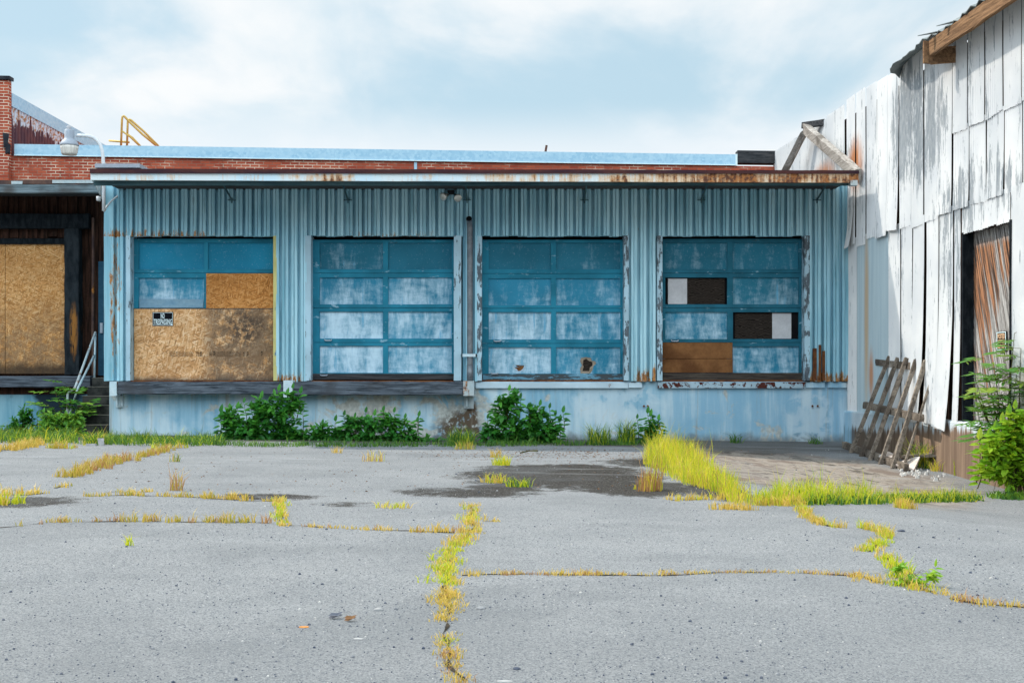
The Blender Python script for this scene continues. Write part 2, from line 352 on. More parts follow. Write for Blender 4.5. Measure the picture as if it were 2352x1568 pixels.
def mk_coping():
    n=N('spangled_blue_galvanised_coping',.45,.4); v=n.vor(16,out='Color'); q=n.n('ShaderNodeSeparateColor'); n.l(v,q.inputs[0])
    c=n.mix(q.outputs[0],(.30,.53,.70),(.44,.66,.80)); c=n.mix(n.mul(n.step(n.noise(1,4,.6,st=(.4,.4,5)),.45,.65),.4),c,(.50,.70,.82)); return n.col(c,None,.15)
M['coping']=mk_coping()
def mk_purple():
    n=N('peeling_maroon_corrugated_paint',.7,.25); x,y,z=n.xyz(); t=n.noise(1,5,.65,st=(4,4,.9)); s=n.m('ADD',t,n.step(z,7.05,8.15,-.12,.36))
    c=n.mix(n.step(n.noise(3,3),.4,.6),(.085,.032,.045),(.13,.045,.05)); c=n.mix(n.step(s,.66,.70),c,n.mix(n.step(n.noise(9,4),.45,.6),(.60,.66,.74),(.42,.20,.10))); return n.col(c)
M['maroon']=mk_purple()
M['rail_yellow']=mk_plain('rusty_yellow_tube',(.62,.46,.14),(.55,.36,.10),4,.6,.1,(1,1,1),0,.5)
M['tar']=mk_plain('black_roof_tar',(.02,.022,.03),(.045,.05,.06),5,.5,.4)
M['lampgrey']=mk_plain('grey_lamp_housing',(.34,.39,.46),(.42,.46,.52),4,.5,.05)
M['lampwhite']=mk_plain('white_painted_tube',(.68,.72,.76),(.74,.76,.78),4,.45,.05)
def mk_lens():
    n=N('ribbed_milky_lamp_glass',.25,.5); x,y,z=n.xyz(); w=n.step(n.noise(1,2,.5,st=(25,25,1)),.4,.6); return n.col(n.mix(w,(.70,.68,.63),(.56,.54,.50)))
M['lens']=mk_lens()
def mk_barn():
    n=N('flaking_white_barn_paint',.6,.15); x,y,z=n.xyz()
    st=n.noise(1,6,.68,st=(7,7,.42)); fl=n.noise(1,6,.76,st=(22,22,2.4),loc=(5,2,1)); big=n.noise(.45,4,.55)
    w=n.ell((7.4,23.0,5.75),(9,1.75,1.25),1.15,.45,big,.5); w2=n.ell((7.5,21.2,3.4),(9,.8,1.4),1.2,.5)
    w3=n.m('ADD',n.ell((7.1,27.6,5.6),(9,2.8,.9),1.2,.5),n.mul(n.step(n.rnd(),.70,.95),.2)); w4=n.ell((7.5,20.3,4.35),(9,1.8,.6),1.2,.5)
    t=n.m('ADD',n.m('ADD',n.mul(st,.50),n.mul(fl,.50)),n.m('ADD',n.mul(w,.125),n.m('ADD',n.mul(w3,.055),n.m('ADD',n.mul(w2,.06),n.mul(w4,.07)))))
    c=n.mix(n.step(n.noise(.8,3),.35,.65),(.78,.78,.78),(.66,.675,.695))
    g=n.mix(n.step(n.noise(9,4,.6,st=(3,3,.5)),.35,.65),(.30,.33,.36),(.42,.44,.46))
    c=n.mix(n.step(t,.555,.60),c,g)
    ro=n.m('ADD',n.ell((7.2,26.35,5.75),(9,.55,.62),1.2,.3,st,.5),n.ell((7.2,28.6,5.75),(9,1.0,.45),1.2,.3,st,.5))
    c=n.mix(n.mul(ro,n.step(st,.30,.48),.95),c,(.50,.20,.075))
    c=n.mix(n.mul(n.step(n.m('ADD',fl,n.step(z,1.3,.55,0,.16)),.72,.80),.5),c,(.30,.17,.09))
    n.bump(n.step(t,.565,.60),.25,.006); return n.col(c)
M['barn']=mk_barn()
def mk_galv():
    n=N('weathered_galvanised_sheet',.5,.35); x,y,z=n.xyz(); s=n.noise(1,4,.6,st=(9,9,.3)); c=n.mix(n.step(s,.3,.7),(.36,.47,.53),(.46,.56,.60))
    v=n.noise(40,2,.6); c=n.mix(n.mul(n.step(v,.6,.75),.3),c,(.62,.70,.74))
    r=n.ell((7.2,25.72,2.6),(9,.16,2.2),1.2,.3); c=n.mix(n.mul(r,.75),c,(.50,.32,.15)); r2=n.ell((7.2,25.45,1.35),(9,.16,.6),1.2,.2,s,.3); c=n.mix(n.mul(r2,.85),c,(.48,.20,.07))
    return n.col(c,None,.1)
M['galv']=mk_galv()
def mk_bfound():
    n=N('rust_washed_concrete_plinth',.9,.15); x,y,z=n.xyz(); s=n.noise(1,5,.65,st=(6,6,.35)); b=n.noise(2.4,5,.6)
    t=n.m('ADD',z,n.m('ADD',n.mul(n.m('SUBTRACT',s,.5),.9),n.step(y,25.6,21.5,.16,-.05)))
    c=n.mix(n.step(s,.4,.62),(.16,.11,.08),(.27,.19,.135)); c=n.mix(n.step(y,24.0,25.6,0,.75),c,(.115,.085,.065))
    c=n.mix(n.step(t,.34,.46),c,n.mix(n.step(b,.4,.6),(.62,.68,.72),(.50,.58,.64)))
    c=n.mix(n.mul(n.step(y,26.2,26.7),n.step(s,.35,.55),.85),c,(.32,.56,.72))
    c=n.mix(n.mul(n.step(n.noise(1,5,.7,st=(10,10,.25),loc=(3,1,1)),.58,.68),.6),c,(.07,.05,.045))
    n.bump(n.noise(25,5,.7),.35,.012); return n.col(c)
M['bfound']=mk_bfound()
def mk_bdoor():
    n=N('bleached_diagonal_door_planks',.85,.2); x,y,z=n.xyz()
    # boards run diagonally: grain stretched along the slanted direction in the door's own plane
    vec=n.map((1,1,1),(0,0,0),None,(.33,0,0)); q=n.n('ShaderNodeSeparateXYZ'); n.l(vec,q.inputs[0])
    cb=n.n('ShaderNodeCombineXYZ'); n.l(n.mul(q.outputs[1],9),cb.inputs[1]); n.l(n.mul(q.outputs[2],.45),cb.inputs[2]); v=cb.outputs[0]
    g=n.noise(2.5,6,.68,vec=v,dist=.4); g2=n.noise(.9,4,.6,vec=v,loc=(0,3,1))
    c=n.mix(n.step(g,.36,.62),(.13,.115,.11),(.50,.49,.48))
    o=n.mul(n.step(n.m('ADD',g2,n.m('ADD',n.step(z,1.9,3.1,-.06,.12),n.step(y,19.6,20.7,-.07,.06))),.53,.61),n.step(z,3.62,3.40)); c=n.mix(n.mul(o,.85),c,n.mix(n.step(g,.4,.6),(.055,.03,.02),(.42,.15,.035)))
    c=n.mix(n.mul(n.step(n.noise(3,4,.7,vec=v,loc=(0,9,2)),.54,.62),.9),c,(.05,.04,.038))
    n.bump(g,.9,.02); return n.col(c)
M['bdoor']=mk_bdoor()
M['rooftin']=mk_plain('corroded_roof_sheet',(.16,.19,.20),(.28,.31,.31),2,.7,.2,(1,1,1),0,.35)
M['signblack']=mk_plain('black_sign_plastic',(.004,.005,.008),(.007,.008,.011),3,.8,0,(1,1,1),0,0,.05)
M['patch']=mk_plain('dull_blue_grey_patch',(.16,.30,.42),(.24,.38,.48),3,.7,.2,(1,1,4))
M['signwhite']=mk_plain('pale_blue_sign_print',(.74,.92,.97),(.80,.94,.98),3,.5,0)
M['signorange']=mk_plain('sun_faded_orange_sign_print',(.78,.50,.30),(.80,.54,.34),3,.5,0)
M['ink']=mk_plain('faded_black_stamp_ink',(.05,.035,.025),(.09,.065,.045),9,.9,0)
def mk_leaf(name,dark,mid,lite,trans=.35):
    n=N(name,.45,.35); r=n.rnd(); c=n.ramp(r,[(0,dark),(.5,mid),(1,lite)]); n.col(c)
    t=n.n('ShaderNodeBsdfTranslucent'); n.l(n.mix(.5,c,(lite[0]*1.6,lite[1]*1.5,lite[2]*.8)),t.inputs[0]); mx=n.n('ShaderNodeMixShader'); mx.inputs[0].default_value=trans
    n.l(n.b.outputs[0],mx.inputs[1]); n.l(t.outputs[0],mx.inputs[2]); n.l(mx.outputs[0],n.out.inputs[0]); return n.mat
M['leaf']=mk_leaf('deep_green_bush_leaf',(.010,.065,.014),(.03,.18,.025),(.12,.40,.045),.3)
M['leaf_mid']=mk_leaf('fresh_green_leaf',(.04,.17,.03),(.11,.33,.045),(.34,.52,.06),.35)
M['leaf_sun']=mk_leaf('sunlit_lime_leaf',(.06,.22,.015),(.20,.44,.025),(.50,.60,.05),.4)
M['leaf_narrow']=mk_leaf('narrow_sapling_leaf',(.05,.18,.05),(.12,.32,.06),(.34,.42,.07),.35)
M['stem']=mk_plain('green_brown_stem',(.06,.07,.025),(.10,.08,.035),8,.8,.2)
M['grass_yel']=mk_leaf('yellow_green_tall_grass',(.14,.31,.012),(.45,.56,.022),(.82,.68,.07),.4)
M['grass_lime']=mk_leaf('lime_grass',(.10,.28,.012),(.37,.52,.02),(.72,.66,.05),.4)
M['grass_green']=mk_leaf('shaded_green_grass',(.015,.08,.012),(.045,.16,.02),(.17,.30,.03),.3)
M['grass_gold']=mk_leaf('golden_crack_grass',(.30,.26,.035),(.60,.43,.07),(.76,.55,.18),.3)
M['grass_olive']=mk_leaf('olive_gold_crack_grass',(.22,.28,.03),(.48,.38,.05),(.60,.40,.12),.3)
M['grass_red']=mk_leaf('reddish_seed_grass',(.30,.16,.07),(.42,.22,.10),(.50,.30,.12),.25)
M['gravel']=mk_plain('grey_stone_chip',(.22,.23,.25),(.36,.36,.36),9,.9,.4)
M['stone']=mk_plain('pale_limestone_chip',(.45,.44,.43),(.62,.60,.57),9,.9,.4)
M['stone_dark']=mk_plain('dark_stone_chip',(.06,.075,.11),(.15,.16,.19),9,.9,.4)
M['deadleaf']=mk_plain('dry_brown_leaf',(.16,.09,.05),(.28,.15,.07),9,.8,.2)
M['orange']=mk_plain('orange_peel_scrap',(.62,.26,.08),(.70,.34,.12),9,.7,.2)
M['white']=mk_plain('white_scrap',(.38,.38,.38),(.50,.50,.50),9,.6,.1)
M['soil']=mk_plain('dark_crack_soil',(.03,.026,.02),(.075,.06,.045),12,.95,.5)
M['board_pale']=mk_plain('warped_pale_board',(.55,.46,.40),(.68,.64,.62),3,.8,.2,(3,1,1))
def mk_conc_step():
    n=N('sooty_concrete_steps',.9,.15); b=n.noise(3,5,.6); q=n.n('ShaderNodeNewGeometry'); 
    c=n.mix(n.step(b,.35,.65),(.020,.022,.022),(.075,.075,.068)); n.bump(n.noise(22,5,.6),.3,.01); return n.col(c)
M['step']=mk_conc_step()
M['nosing']=mk_plain('worn_step_nosing',(.17,.165,.14),(.27,.25,.21),5,.9,.3)
def mk_lfound():
    n=N('soot_stained_blue_concrete',.9,.15); b=n.noise(1.6,5,.6,dist=.5); s=n.noise(1,5,.6,st=(4,4,.4)); c=n.mix(n.step(s,.35,.65),(.13,.33,.44),(.26,.47,.56))
    k=n.ell((-10.35,28.8,.85),(.55,9,.75),1.15,.75,b,.7); k2=n.step(b,.6,.7); c=n.mix(k,c,(.018,.035,.05)); c=n.mix(n.mul(k2,.5),c,(.06,.09,.10)); n.bump(n.noise(12,5),.3,.012); return n.col(c)
M['lfound']=mk_lfound()
def mk_asphalt():
    n=N('worn_grey_asphalt',.92,.18); x,y,z=n.xyz()
    f1=n.noise(150,2,.7); f2=n.noise(55,4,.75); mid=n.noise(1.1,5,.6); band=n.noise(1,4,.6,st=(.22,.9,1)); v=n.vor(120,out='Color'); q=n.n('ShaderNodeSeparateColor'); n.l(v,q.inputs[0])
    c=n.mix(n.step(mid,.35,.68),(.205,.215,.224),(.242,.250,.257))
    c=n.mix(n.mul(n.step(band,.42,.66),.35),c,(.285,.297,.305))
    c=n.mix(n.mul(n.step(q.outputs[0],.72,.86),.5),c,(.40,.41,.42)); c=n.mix(n.mul(n.step(q.outputs[1],.72,.84),.75),c,(.05,.062,.085))
    c=n.mix(n.mul(n.step(f2,.50,.64),.52),c,(.10,.112,.128)); c=n.mix(n.mul(n.step(f1,.54,.66),.5),c,(.42,.43,.435))
    wb=n.noise(.9,6,.65,dist=.7,loc=(2,2,0)); wf=n.noise(3,6,.78,st=(1.4,.9,1)); br=n.noise(1,6,.72,st=(1.9,1.1,1),dist=.4)
    S=STAINS
    dk=None
    for (cc,rr,am) in S:
        e=n.mul(n.ell(cc,rr,1.55,.45,wb,.75),am); dk=e if dk is None else n.m('MAXIMUM',dk,e)
    dk=n.m('ADD',n.mul(dk,.9),n.mul(n.m('SUBTRACT',wf,.5),n.step(dk,.02,.3),1.9)); dk=n.m('ADD',dk,n.mul(n.m('SUBTRACT',f2,.5),n.step(dk,.02,.2),2.0))
    c=n.mix(n.step(dk,.12,.38),c,n.mix(n.step(f2,.4,.62),(.014,.013,.012),(.045,.04,.036))); c=n.mix(n.mul(n.step(dk,.3,.5),n.step(q.outputs[0],.86,.95),.6),c,(.30,.29,.27))
    # bare brown earth and silt in the corner by the barn
    ea=n.ell(EARTH[0],EARTH[1],1.1,.75,wb,.3); c2=n.mix(n.step(br,.40,.55),(.19,.15,.125),(.33,.29,.25)); c2=n.mix(n.mul(n.step(n.m('ADD',br,n.m('ADD',n.mul(wf,.25),n.step(y,22.8,25.6,-.06,.16))),.60,.70),.92),c2,n.mix(n.step(f2,.4,.65),(.05,.042,.036),(.10,.085,.07))); c2=n.mix(n.mul(n.step(f2,.5,.7),.4),c2,(.13,.11,.09)); c=n.mix(ea,c,c2)
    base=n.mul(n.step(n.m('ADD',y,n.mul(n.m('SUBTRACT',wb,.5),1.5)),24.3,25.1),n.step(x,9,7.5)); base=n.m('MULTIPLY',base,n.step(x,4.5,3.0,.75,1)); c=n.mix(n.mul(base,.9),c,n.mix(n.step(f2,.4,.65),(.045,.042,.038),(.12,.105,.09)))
    c=n.mix(n.mul(n.step(n.noise(.55,5,.6,loc=(1,7,0)),.48,.64),.28),c,(.125,.135,.145)); c=n.mix(n.step(n.m('ADD',y,n.mul(n.m('SUBTRACT',wb,.5),5)),9.5,6.5,0,.30),c,(.13,.14,.15))
    lt=n.mul(n.step(n.noise(1,5,.6,st=(.35,1.7,1),loc=(6,1,0)),.54,.68),n.step(y,15,20),.40); c=n.mix(lt,c,(.34,.355,.37))
    # hairline joints between old pours
    h=n.m('ADD',n.m('ADD',n.mul(f1,.5),n.mul(f2,.8)),n.mul(q.outputs[2],.5)); n.bump(h,.6,.008); return n.col(c)
def e3(u,v,ru,rv):
    c=G(u,v); a=G(u-ru,v); t=G(u,v-rv); b=G(u,v+rv); return ((c.x,(t.y+b.y)/2,0),((c.x-a.x),(t.y-b.y)/2,50))
STAINS=[e3(1300,1094,190,26)+(1.0,), e3(1450,1120,140,16)+(1.0,), e3(1060,1130,150,10)+(.6,), e3(1160,1120,90,8)+(.7,), e3(610,1140,110,7)+(.5,), e3(1740,1090,110,24)+(.75,), e3(60,1152,120,12)+(.55,), e3(1650,1128,60,20)+(.9,), e3(1520,1062,120,12)+(.6,), e3(800,1158,80,6)+(.3,)]
EARTH=e3(1850,1085,300,52)
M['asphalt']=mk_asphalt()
# ---- ground ----------------------------------------------------------------------------------------
def build_ground():
    mb=MB()
    def axis(lo,hi,fine0,fine1,st):
        a=[]; x=fine0
        while x<=fine1+1e-6: a.append(x); x+=st
        s=st; x=fine0
        while x>lo: s*=1.6; x-=s; a.insert(0,max(x,lo))
        s=st; x=a[-1]
        while x<hi: s*=1.6; x+=s; a.append(min(x,hi))
        return a
    xs=axis(-900,900,-16,16,.4); ys=axis(-600,1500,1,40,.4)
    for y in ys:
        for x in xs: mb.v.append((x,y,gz(x,y)))
    w=len(xs)
    for j in range(len(ys)-1):
        for i in range(w-1):
            mb.f.append([j*w+i,j*w+i+1,(j+1)*w+i+1,(j+1)*w+i]); mb.m.append(0); mb.a.append(0)
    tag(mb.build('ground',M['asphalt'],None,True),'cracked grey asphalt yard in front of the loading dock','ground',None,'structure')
build_ground()

# ---- the loading dock building ---------------------------------------------------------------------
XL=X(243); XR=X(1947)
dock=thing('loading_dock_building','pale blue corrugated loading dock with four roll-up doors and a rusty canopy','building',((XL+XR)/2,27,0))
DOORS=[(303,630,545),(716,1043,547),(1107,1432,547),(1520,1845,545)]
JAMB=[(293,303,630,638),(703,716,1043,1060),(1096,1107,1432,1443),(1508,1520,1845,1857)]
ZS=Z(875); ZH=Z(543); ZT=5.47
def build_cladding():
    mb=MB(); pitch=.1955; prof=[(0,0),(.064,0),(.066,-.12),(.116,-.12),(.124,-.088),(.132,-.12),(.193,-.12)]
    pts=[]; x=XL
    pts.append((XL,-.122,0)); pts.append((XL+.20,-.122,0)); x=XL+.21
    k=0
    while x<XR-.02:
        for dx,dy in prof:
            if x+dx<XR: pts.append((x+dx,dy,k))
        x+=pitch; k+=1
    pts.append((XR,0,k))
    def opening(xm):
        for (a,b,c,d) in JAMB:
            if X(a)<xm<X(d): return True
        return False
    dent0,dent1=X(1108),X(1200)
    for i in range(len(pts)-1):
        (xa,ya,ka),(xb_,yb_,_)=pts[i],pts[i+1]; xm=(xa+xb_)/2; op=opening(xm)
        rk=random.Random(ka*13+5); off=rk.uniform(-.012,.012)
        zb=(ZH+off if op else ZS+rk.uniform(-.015,.012))
        zs=[zb]; 
        z=zb+.18
        while z<ZT-.1: zs.append(z); z+=.22
        zs.append(ZT)
        cols=[]
        for (xx,yy,kk) in (pts[i],pts[i+1]):
            col=[]
            for zz in zs:
                w=.010*mnoise.noise(Vector((xx*2.2,zz*1.3,4.0))) if yy<-.01 else 0
                ox=.006*mnoise.noise(Vector((kk*3.7,zz*1.7,1.0)))
                if dent0<xx<dent1 and yy<-.01: w+=.075*math.exp(-((zz-Z(490))/.07)**2)*(1-(xx-dent0)/(dent1-dent0)*.6)
                y=yy+w
                col.append((xx+ox,27+min(y,.01),zz))
            cols.append(col)
        for j in range(len(zs)-1): mb.quad(cols[0][j],cols[1][j],cols[1][j+1],cols[0][j+1])
        if op: # thin lower edge of the sheet
            mb.quad(cols[0][0],(xa,27.06,zb),(xb_,27.06,zb),cols[1][0])
    # gable-end return at the outer corner and the sill strip of the sheets
    mb.box(XL,XL+.03,26.882,31.2,ZS,5.40); 
    mb.build('cladding',M['clad'],dock)
build_cladding()
def build_shell():
    mb=MB()
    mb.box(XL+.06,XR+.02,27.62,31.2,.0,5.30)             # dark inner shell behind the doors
    for (a,b,c,d) in JAMB: mb.box(X(b)-.02,X(c)+.02,27.03,27.6,ZH+.012,ZH+.05)  # door heads coloured black to stand in for the shade above the doors
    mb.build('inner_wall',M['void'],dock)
    mb=MB(); mb.box(X(251),XR+.3,27.0,31.0,-.6,ZS-.012)
    fo=mb.build('foundation',M['found'],dock)
    for u,v in ((1479,932),(1488,932),(1866,932),(1878,932)):
        mb=MB(); mb.tube([P(u,v,27.02),P(u,v,26.95)],.022,8); mb.build('anchor_bolt',M['rust'],fo)
    mb=MB()
    mb.box(X(1093),X(1443)-.01,26.93,27.02,Z(891),Z(877.5)); mb.build('edge_channel',M['lip_pale'],fo)
    mb=MB(); mb.box(X(1443)+.0,X(1474),26.935,27.02,Z(890),Z(878)); mb.build('edge_channel',M['lip_pale'],fo)
    mb=MB(); mb.box(X(1510),X(1848),26.93,27.02,Z(891),Z(877.5)); mb.build('edge_channel',M['lip_rust'],fo)
    mb=MB(); mb.box(X(1850),X(1893),26.94,27.02,Z(890),Z(878)); mb.build('edge_channel',M['found'],fo)
    mb=MB(); mb.box(X(1900),X(1944),26.94,27.02,Z(890),Z(878)); mb.build('edge_channel',M['found'],fo)
build_shell()
def build_jambs():
    for i,(a,b,c,d) in enumerate(JAMB):
        for (p,q,side) in ((a,b,0),(c,d,1)):
            mb=MB(); zb=Z(874); zt=ZH+.005
            yy=26.875 if i else 26.88
            x0,x1=X(p),X(q); n=10; rings=[]
            for k in range(n+1):
                z=zb+(zt-zb)*k/n; w=.006*mnoise.noise(Vector((x0*3,z*2,1)))
                rings.append([(x0+w,yy,z),(x1+w,yy,z),(x1,27.35,z),(x0,27.35,z)])
            mb.loft(rings)
            m=M['jamb']
            if i==0: m=M['yellow'] if side else M['jamb']
            if i==3 or (i==2): m=M['jamb_bare']
            mb.build('door_jamb',m,dock)
build_jambs()
YD=27.17
def panel_hole(mb,x0,x1,z0,z1,y,hole,mi=0):
    """panel sheet with an irregular hole broken through it"""
    cx=sum(h[0] for h in hole)/len(hole); cz=sum(h[1] for h in hole)/len(hole)
    def ray(ang):
        dx,dz=math.cos(ang),math.sin(ang); t=1e9
        if dx>1e-9: t=min(t,(x1-cx)/dx)
        if dx<-1e-9: t=min(t,(x0-cx)/dx)
        if dz>1e-9: t=min(t,(z1-cz)/dz)
        if dz<-1e-9: t=min(t,(z0-cz)/dz)
        return (cx+dx*t,cz+dz*t)
    H=sorted([(math.atan2(h[1]-cz,h[0]-cx),h) for h in hole]); ring=[]
    for i,(a,h) in enumerate(H): ring.append((a,h))
    for (px,pz) in ((x0,z0),(x1,z0),(x1,z1),(x0,z1)):
        a=math.atan2(pz-cz,px-cx)
        # hole point at that angle by interpolation
        best=None
        for i in range(len(H)):
            a0,h0=H[i]; a1,h1=H[(i+1)%len(H)]
            if i==len(H)-1: a1+=2*math.pi
            for aa in (a,a+2*math.pi):
                if a0<=aa<=a1:
                    t=(aa-a0)/(a1-a0+1e-9); best=(h0[0]+(h1[0]-h0[0])*t,h0[1]+(h1[1]-h0[1])*t)
        ring.append((a,best))
    ring.sort(key=lambda r:r[0]); r_=rnd.random()
    for i in range(len(ring)):
        a0,h0=ring[i]; a1,h1=ring[(i+1)%len(ring)]; o0=ray(a0); o1=ray(a1)
        mb.add([(h0[0],y,h0[1]),(o0[0],y,o0[1]),(o1[0],y,o1[1]),(h1[0],y,h1[1])],[(0,1,2,3)],mi,r_)
        mb.add([(h0[0],y,h0[1]),(h1[0],y,h1[1]),(h1[0],y+.02,h1[1]),(h0[0],y+.02,h0[1])],[(0,1,2,3)],mi,r_)
def build_door(i,cols,rows,splits,bot,rail_m,panel_m,skip=(),lab=None):
    a,b,vt=DOORS[i]; x0,x1=X(a),X(b)
    dr=MB(); y0,y1=YD-.03,YD+.03
    vtop=vt+2; vbot=bot[0]
    # stiles (outer, middle) and rails, each section parted from the next by a fine open joint
    tops=[vtop]+[s+.45 for s in splits]; bots=[s-.45 for s in splits]+[vbot]
    for r in range(len(rows)):
        rt,rb=rows[r]; T,B=tops[r],bots[r]
        dr.box(x0,X(cols[0][0]),y0,y1,Z(B),Z(T),0,None,.002)
        dr.box(X(cols[0][1]),X(cols[1][0]),y0,y1,Z(B),Z(T),0,None,.002)
        dr.box(X(cols[1][1]),x1,y0,y1,Z(B),Z(T),0,None,.002)
        for c in cols:
            dr.box(X(c[0]),X(c[1]),y0+.002,y1,Z(rt),Z(T),0,None,.001); dr.box(X(c[0]),X(c[1]),y0+.002,y1,Z(B),Z(rb),0,None,.001)
    dr.box(x0,x1,YD+.05,YD+.07,Z(vbot),Z(vtop),1)
    d=dr.build('garage_door',[M[rail_m],M['void']],dock,False,lab)
    br=MB(); br.timber(P((a+2),(bot[0]+bot[1])/2,YD-.02),P(b-2,(bot[0]+bot[1])/2,YD-.02),.07,(bot[1]-bot[0])*.00938,(0,0,1),14,.005)
    br.build('bottom_rail',M[bot[2]],d)
    for r in range(len(rows)):
        for ci,c in enumerate(cols):
            if (r,ci) in skip: continue
            mb=MB(); rt,rb=rows[r]; mt=M[panel_m[r] if isinstance(panel_m,(list,tuple)) else panel_m]
            xa,xe,za,ze=X(c[0])-.004,X(c[1])+.004,Z(rb)-.004,Z(rt)+.004; yp=YD+.012
            if i==2 and r==3:
                if ci==0: hl=[(1183,838),(1190,843),(1197,838),(1204,839),(1203,846),(1199,851),(1191,852),(1185,848),(1181,843)]
                else: hl=[(1336,822),(1347,820),(1358,822),(1360,828),(1367,829),(1370,834),(1364,840),(1361,850),(1356,857.4),(1335,857.4),(1334,846),(1338,838),(1334,830)]
                hole=[(X(u),Z(v)) for u,v in hl]; panel_hole(mb,xa,xe,za,ze,yp,hole)
                pn=mb.build('door_panel',mt,d,False,'blue panel with a hole broken through it')
                rm=MB(); cx=sum(h[0] for h in hole)/len(hole); cz=sum(h[1] for h in hole)/len(hole); k=1.25 if ci==0 else 1.0; ki=.95 if ci==0 else .72
                nh=len(hole)
                for q in range(nh):
                    h0,h1=hole[q],hole[(q+1)%nh]
                    j0=1+.25*math.sin(q*2.4); j1=1+.25*math.sin(((q+1)%nh)*2.4)
                    rm.add([(cx+(h0[0]-cx)*k*1.04,yp-.004,max(cz+(h0[1]-cz)*k*1.04,za+.002)),(cx+(h1[0]-cx)*k*1.04,yp-.004,max(cz+(h1[1]-cz)*k*1.04,za+.002)),(cx+(h1[0]-cx)*ki*j1*.95,yp+.012,cz+(h1[1]-cz)*ki*j1*.95),(cx+(h0[0]-cx)*ki*j0*.95,yp+.012,cz+(h0[1]-cz)*ki*j0*.95)],[(0,1,2,3)])
                rm.build('torn_edge',M['fiber'] if ci else M['lampgrey'],d)
                bk=MB(); bk.box(min(h[0] for h in hole)-.05,max(h[0] for h in hole)+.05,YD+.032,YD+.046,min(h[1] for h in hole)-.03,max(h[1] for h in hole)+.03)
                bk.build('backing_board',M['ply'] if ci else M['brownboard'],d)
            else:
                mb.box(xa,xe,yp,yp+.015,za,ze)
                # raised bead where the sheet is set into its frame
                w=.009
                for (p,q,s,t) in ((xa,xe,za,za+w),(xa,xe,ze-w,ze),(xa,xa+w,za+w,ze-w),(xe-w,xe,za+w,ze-w)): mb.box(p,q,yp-.008,yp+.001,s,t,0,.5)
                mb.build('door_panel',mt,d)
    return d
C2=[(732,878),(890,1037)]; R2=[(556,617),(636,698),(715,777),(794,856)]; SP=[626,706,786]
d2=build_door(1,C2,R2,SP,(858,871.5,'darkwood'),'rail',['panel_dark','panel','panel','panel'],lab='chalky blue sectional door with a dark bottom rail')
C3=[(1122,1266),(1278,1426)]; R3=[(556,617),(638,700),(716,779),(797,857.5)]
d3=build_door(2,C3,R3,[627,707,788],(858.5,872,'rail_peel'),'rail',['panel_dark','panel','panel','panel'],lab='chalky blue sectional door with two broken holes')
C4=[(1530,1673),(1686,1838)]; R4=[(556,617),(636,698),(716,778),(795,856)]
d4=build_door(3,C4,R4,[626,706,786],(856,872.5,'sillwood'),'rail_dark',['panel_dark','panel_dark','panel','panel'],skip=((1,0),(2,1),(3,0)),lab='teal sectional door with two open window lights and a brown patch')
C1=[(314,465),(474,628)]; R1=[(556,617),(637,707)]
d1=build_door(0,C1,R1,[626],(708,712,'darkwood'),'rail',['panel_flat','panel'],skip=((1,1),),lab='blue sectional door patched over with strand board')
def bx(name,u0,u1,v0,v1,ya,yb_,mat,par,label=None,j=0):
    mb=MB(); mb.box(X(u0),X(u1),ya,yb_,Z(v1),Z(v0),0,None,j); return mb.build(name,M[mat],par,False,label)
# open lights of the fourth door
for (c,r,pa,pl) in ((C4[0],R4[1],(1537,1581),(1581,1668)),(C4[1],R4[2],(1778,1822),(1692,1778))):
    mb=MB(); x0,x1,z0,z1=X(c[0]),X(c[1]),Z(r[1]),Z(r[0]); mb.box(x0-.005,x1+.005,YD+.045,YD+.049,z0-.005,z1+.005)
    mb.build('window_opening',M['void'],d4)
    bx('plywood_sheet',pl[0],pl[1],r[0]+2,r[1]-.5,YD+.030,YD+.040,'ply',d4)
    bx('white_sheet',pa[0],pa[1],r[0]+2,r[1]-1,YD+.024,YD+.036,'paper',d4)
bx('hardboard_patch',1521,1684.5,786.5,823,YD-.048,YD-.036,'brownboard',d4,None,.003)
bx('hardboard_patch',1521,1685,824,855,YD-.056,YD-.044,'brownboard',d4,None,.003)
# strand boards over the first door
bx('strand_board',470.5,629,627,709,YD-.05,YD-.036,'osb_up',d1,'orange strand board beside the blue panel')
bd=bx('strand_board',304.5,629,709,873,YD-.062,YD-.05,'osb_low',d1,'large weathered strand board with a stamped line')
bx('patch_strip',316,463,686,706,YD-.042,YD-.033,'patch',d1)
def stamp():
    mb=MB(); y=YD-.0645
    fr=lambda a,b:(a,y,b); z0,z1=Z(819.5),Z(805.5); r=random.Random(3)
    def block(u0,u1):
        u=u0
        while u<u1:
            w=r.choice((.35,.5,.7,1.0)); a,b=r.uniform(0,.12),r.uniform(0,.12); nseg=r.randint(1,3); zz=z0+(z1-z0)*a
            for s in range(nseg):
                ze=zz+(z1-z0)*(1-a-b)/nseg*r.uniform(.75,.98)
                mb.quad((X(u),y,zz),(X(u+w*.7),y,zz),(X(u+w*.7),y,ze),(X(u),y,ze)); zz=ze+.008
            u+=w+r.choice((.5,.7,.9))
    block(395,398); block(401,441); block(452,462); block(481,484); block(491,494); block(497,532); block(538,552); block(566,568); block(590,592)
    for t,u0,u1 in (('1501',386,393.5),('24/16',447,452),('APA',456,461),('B',487,491),('24/16',555,560.5),('APA',564,569),('2',478,481),('B',597,601)):
        text_mb(t,X(u0),X(u1),z0+.02,z1-.005,fr,mb,0,1,.01)
    ob=mb.build('printed_lettering',M['ink'],d1)
stamp()
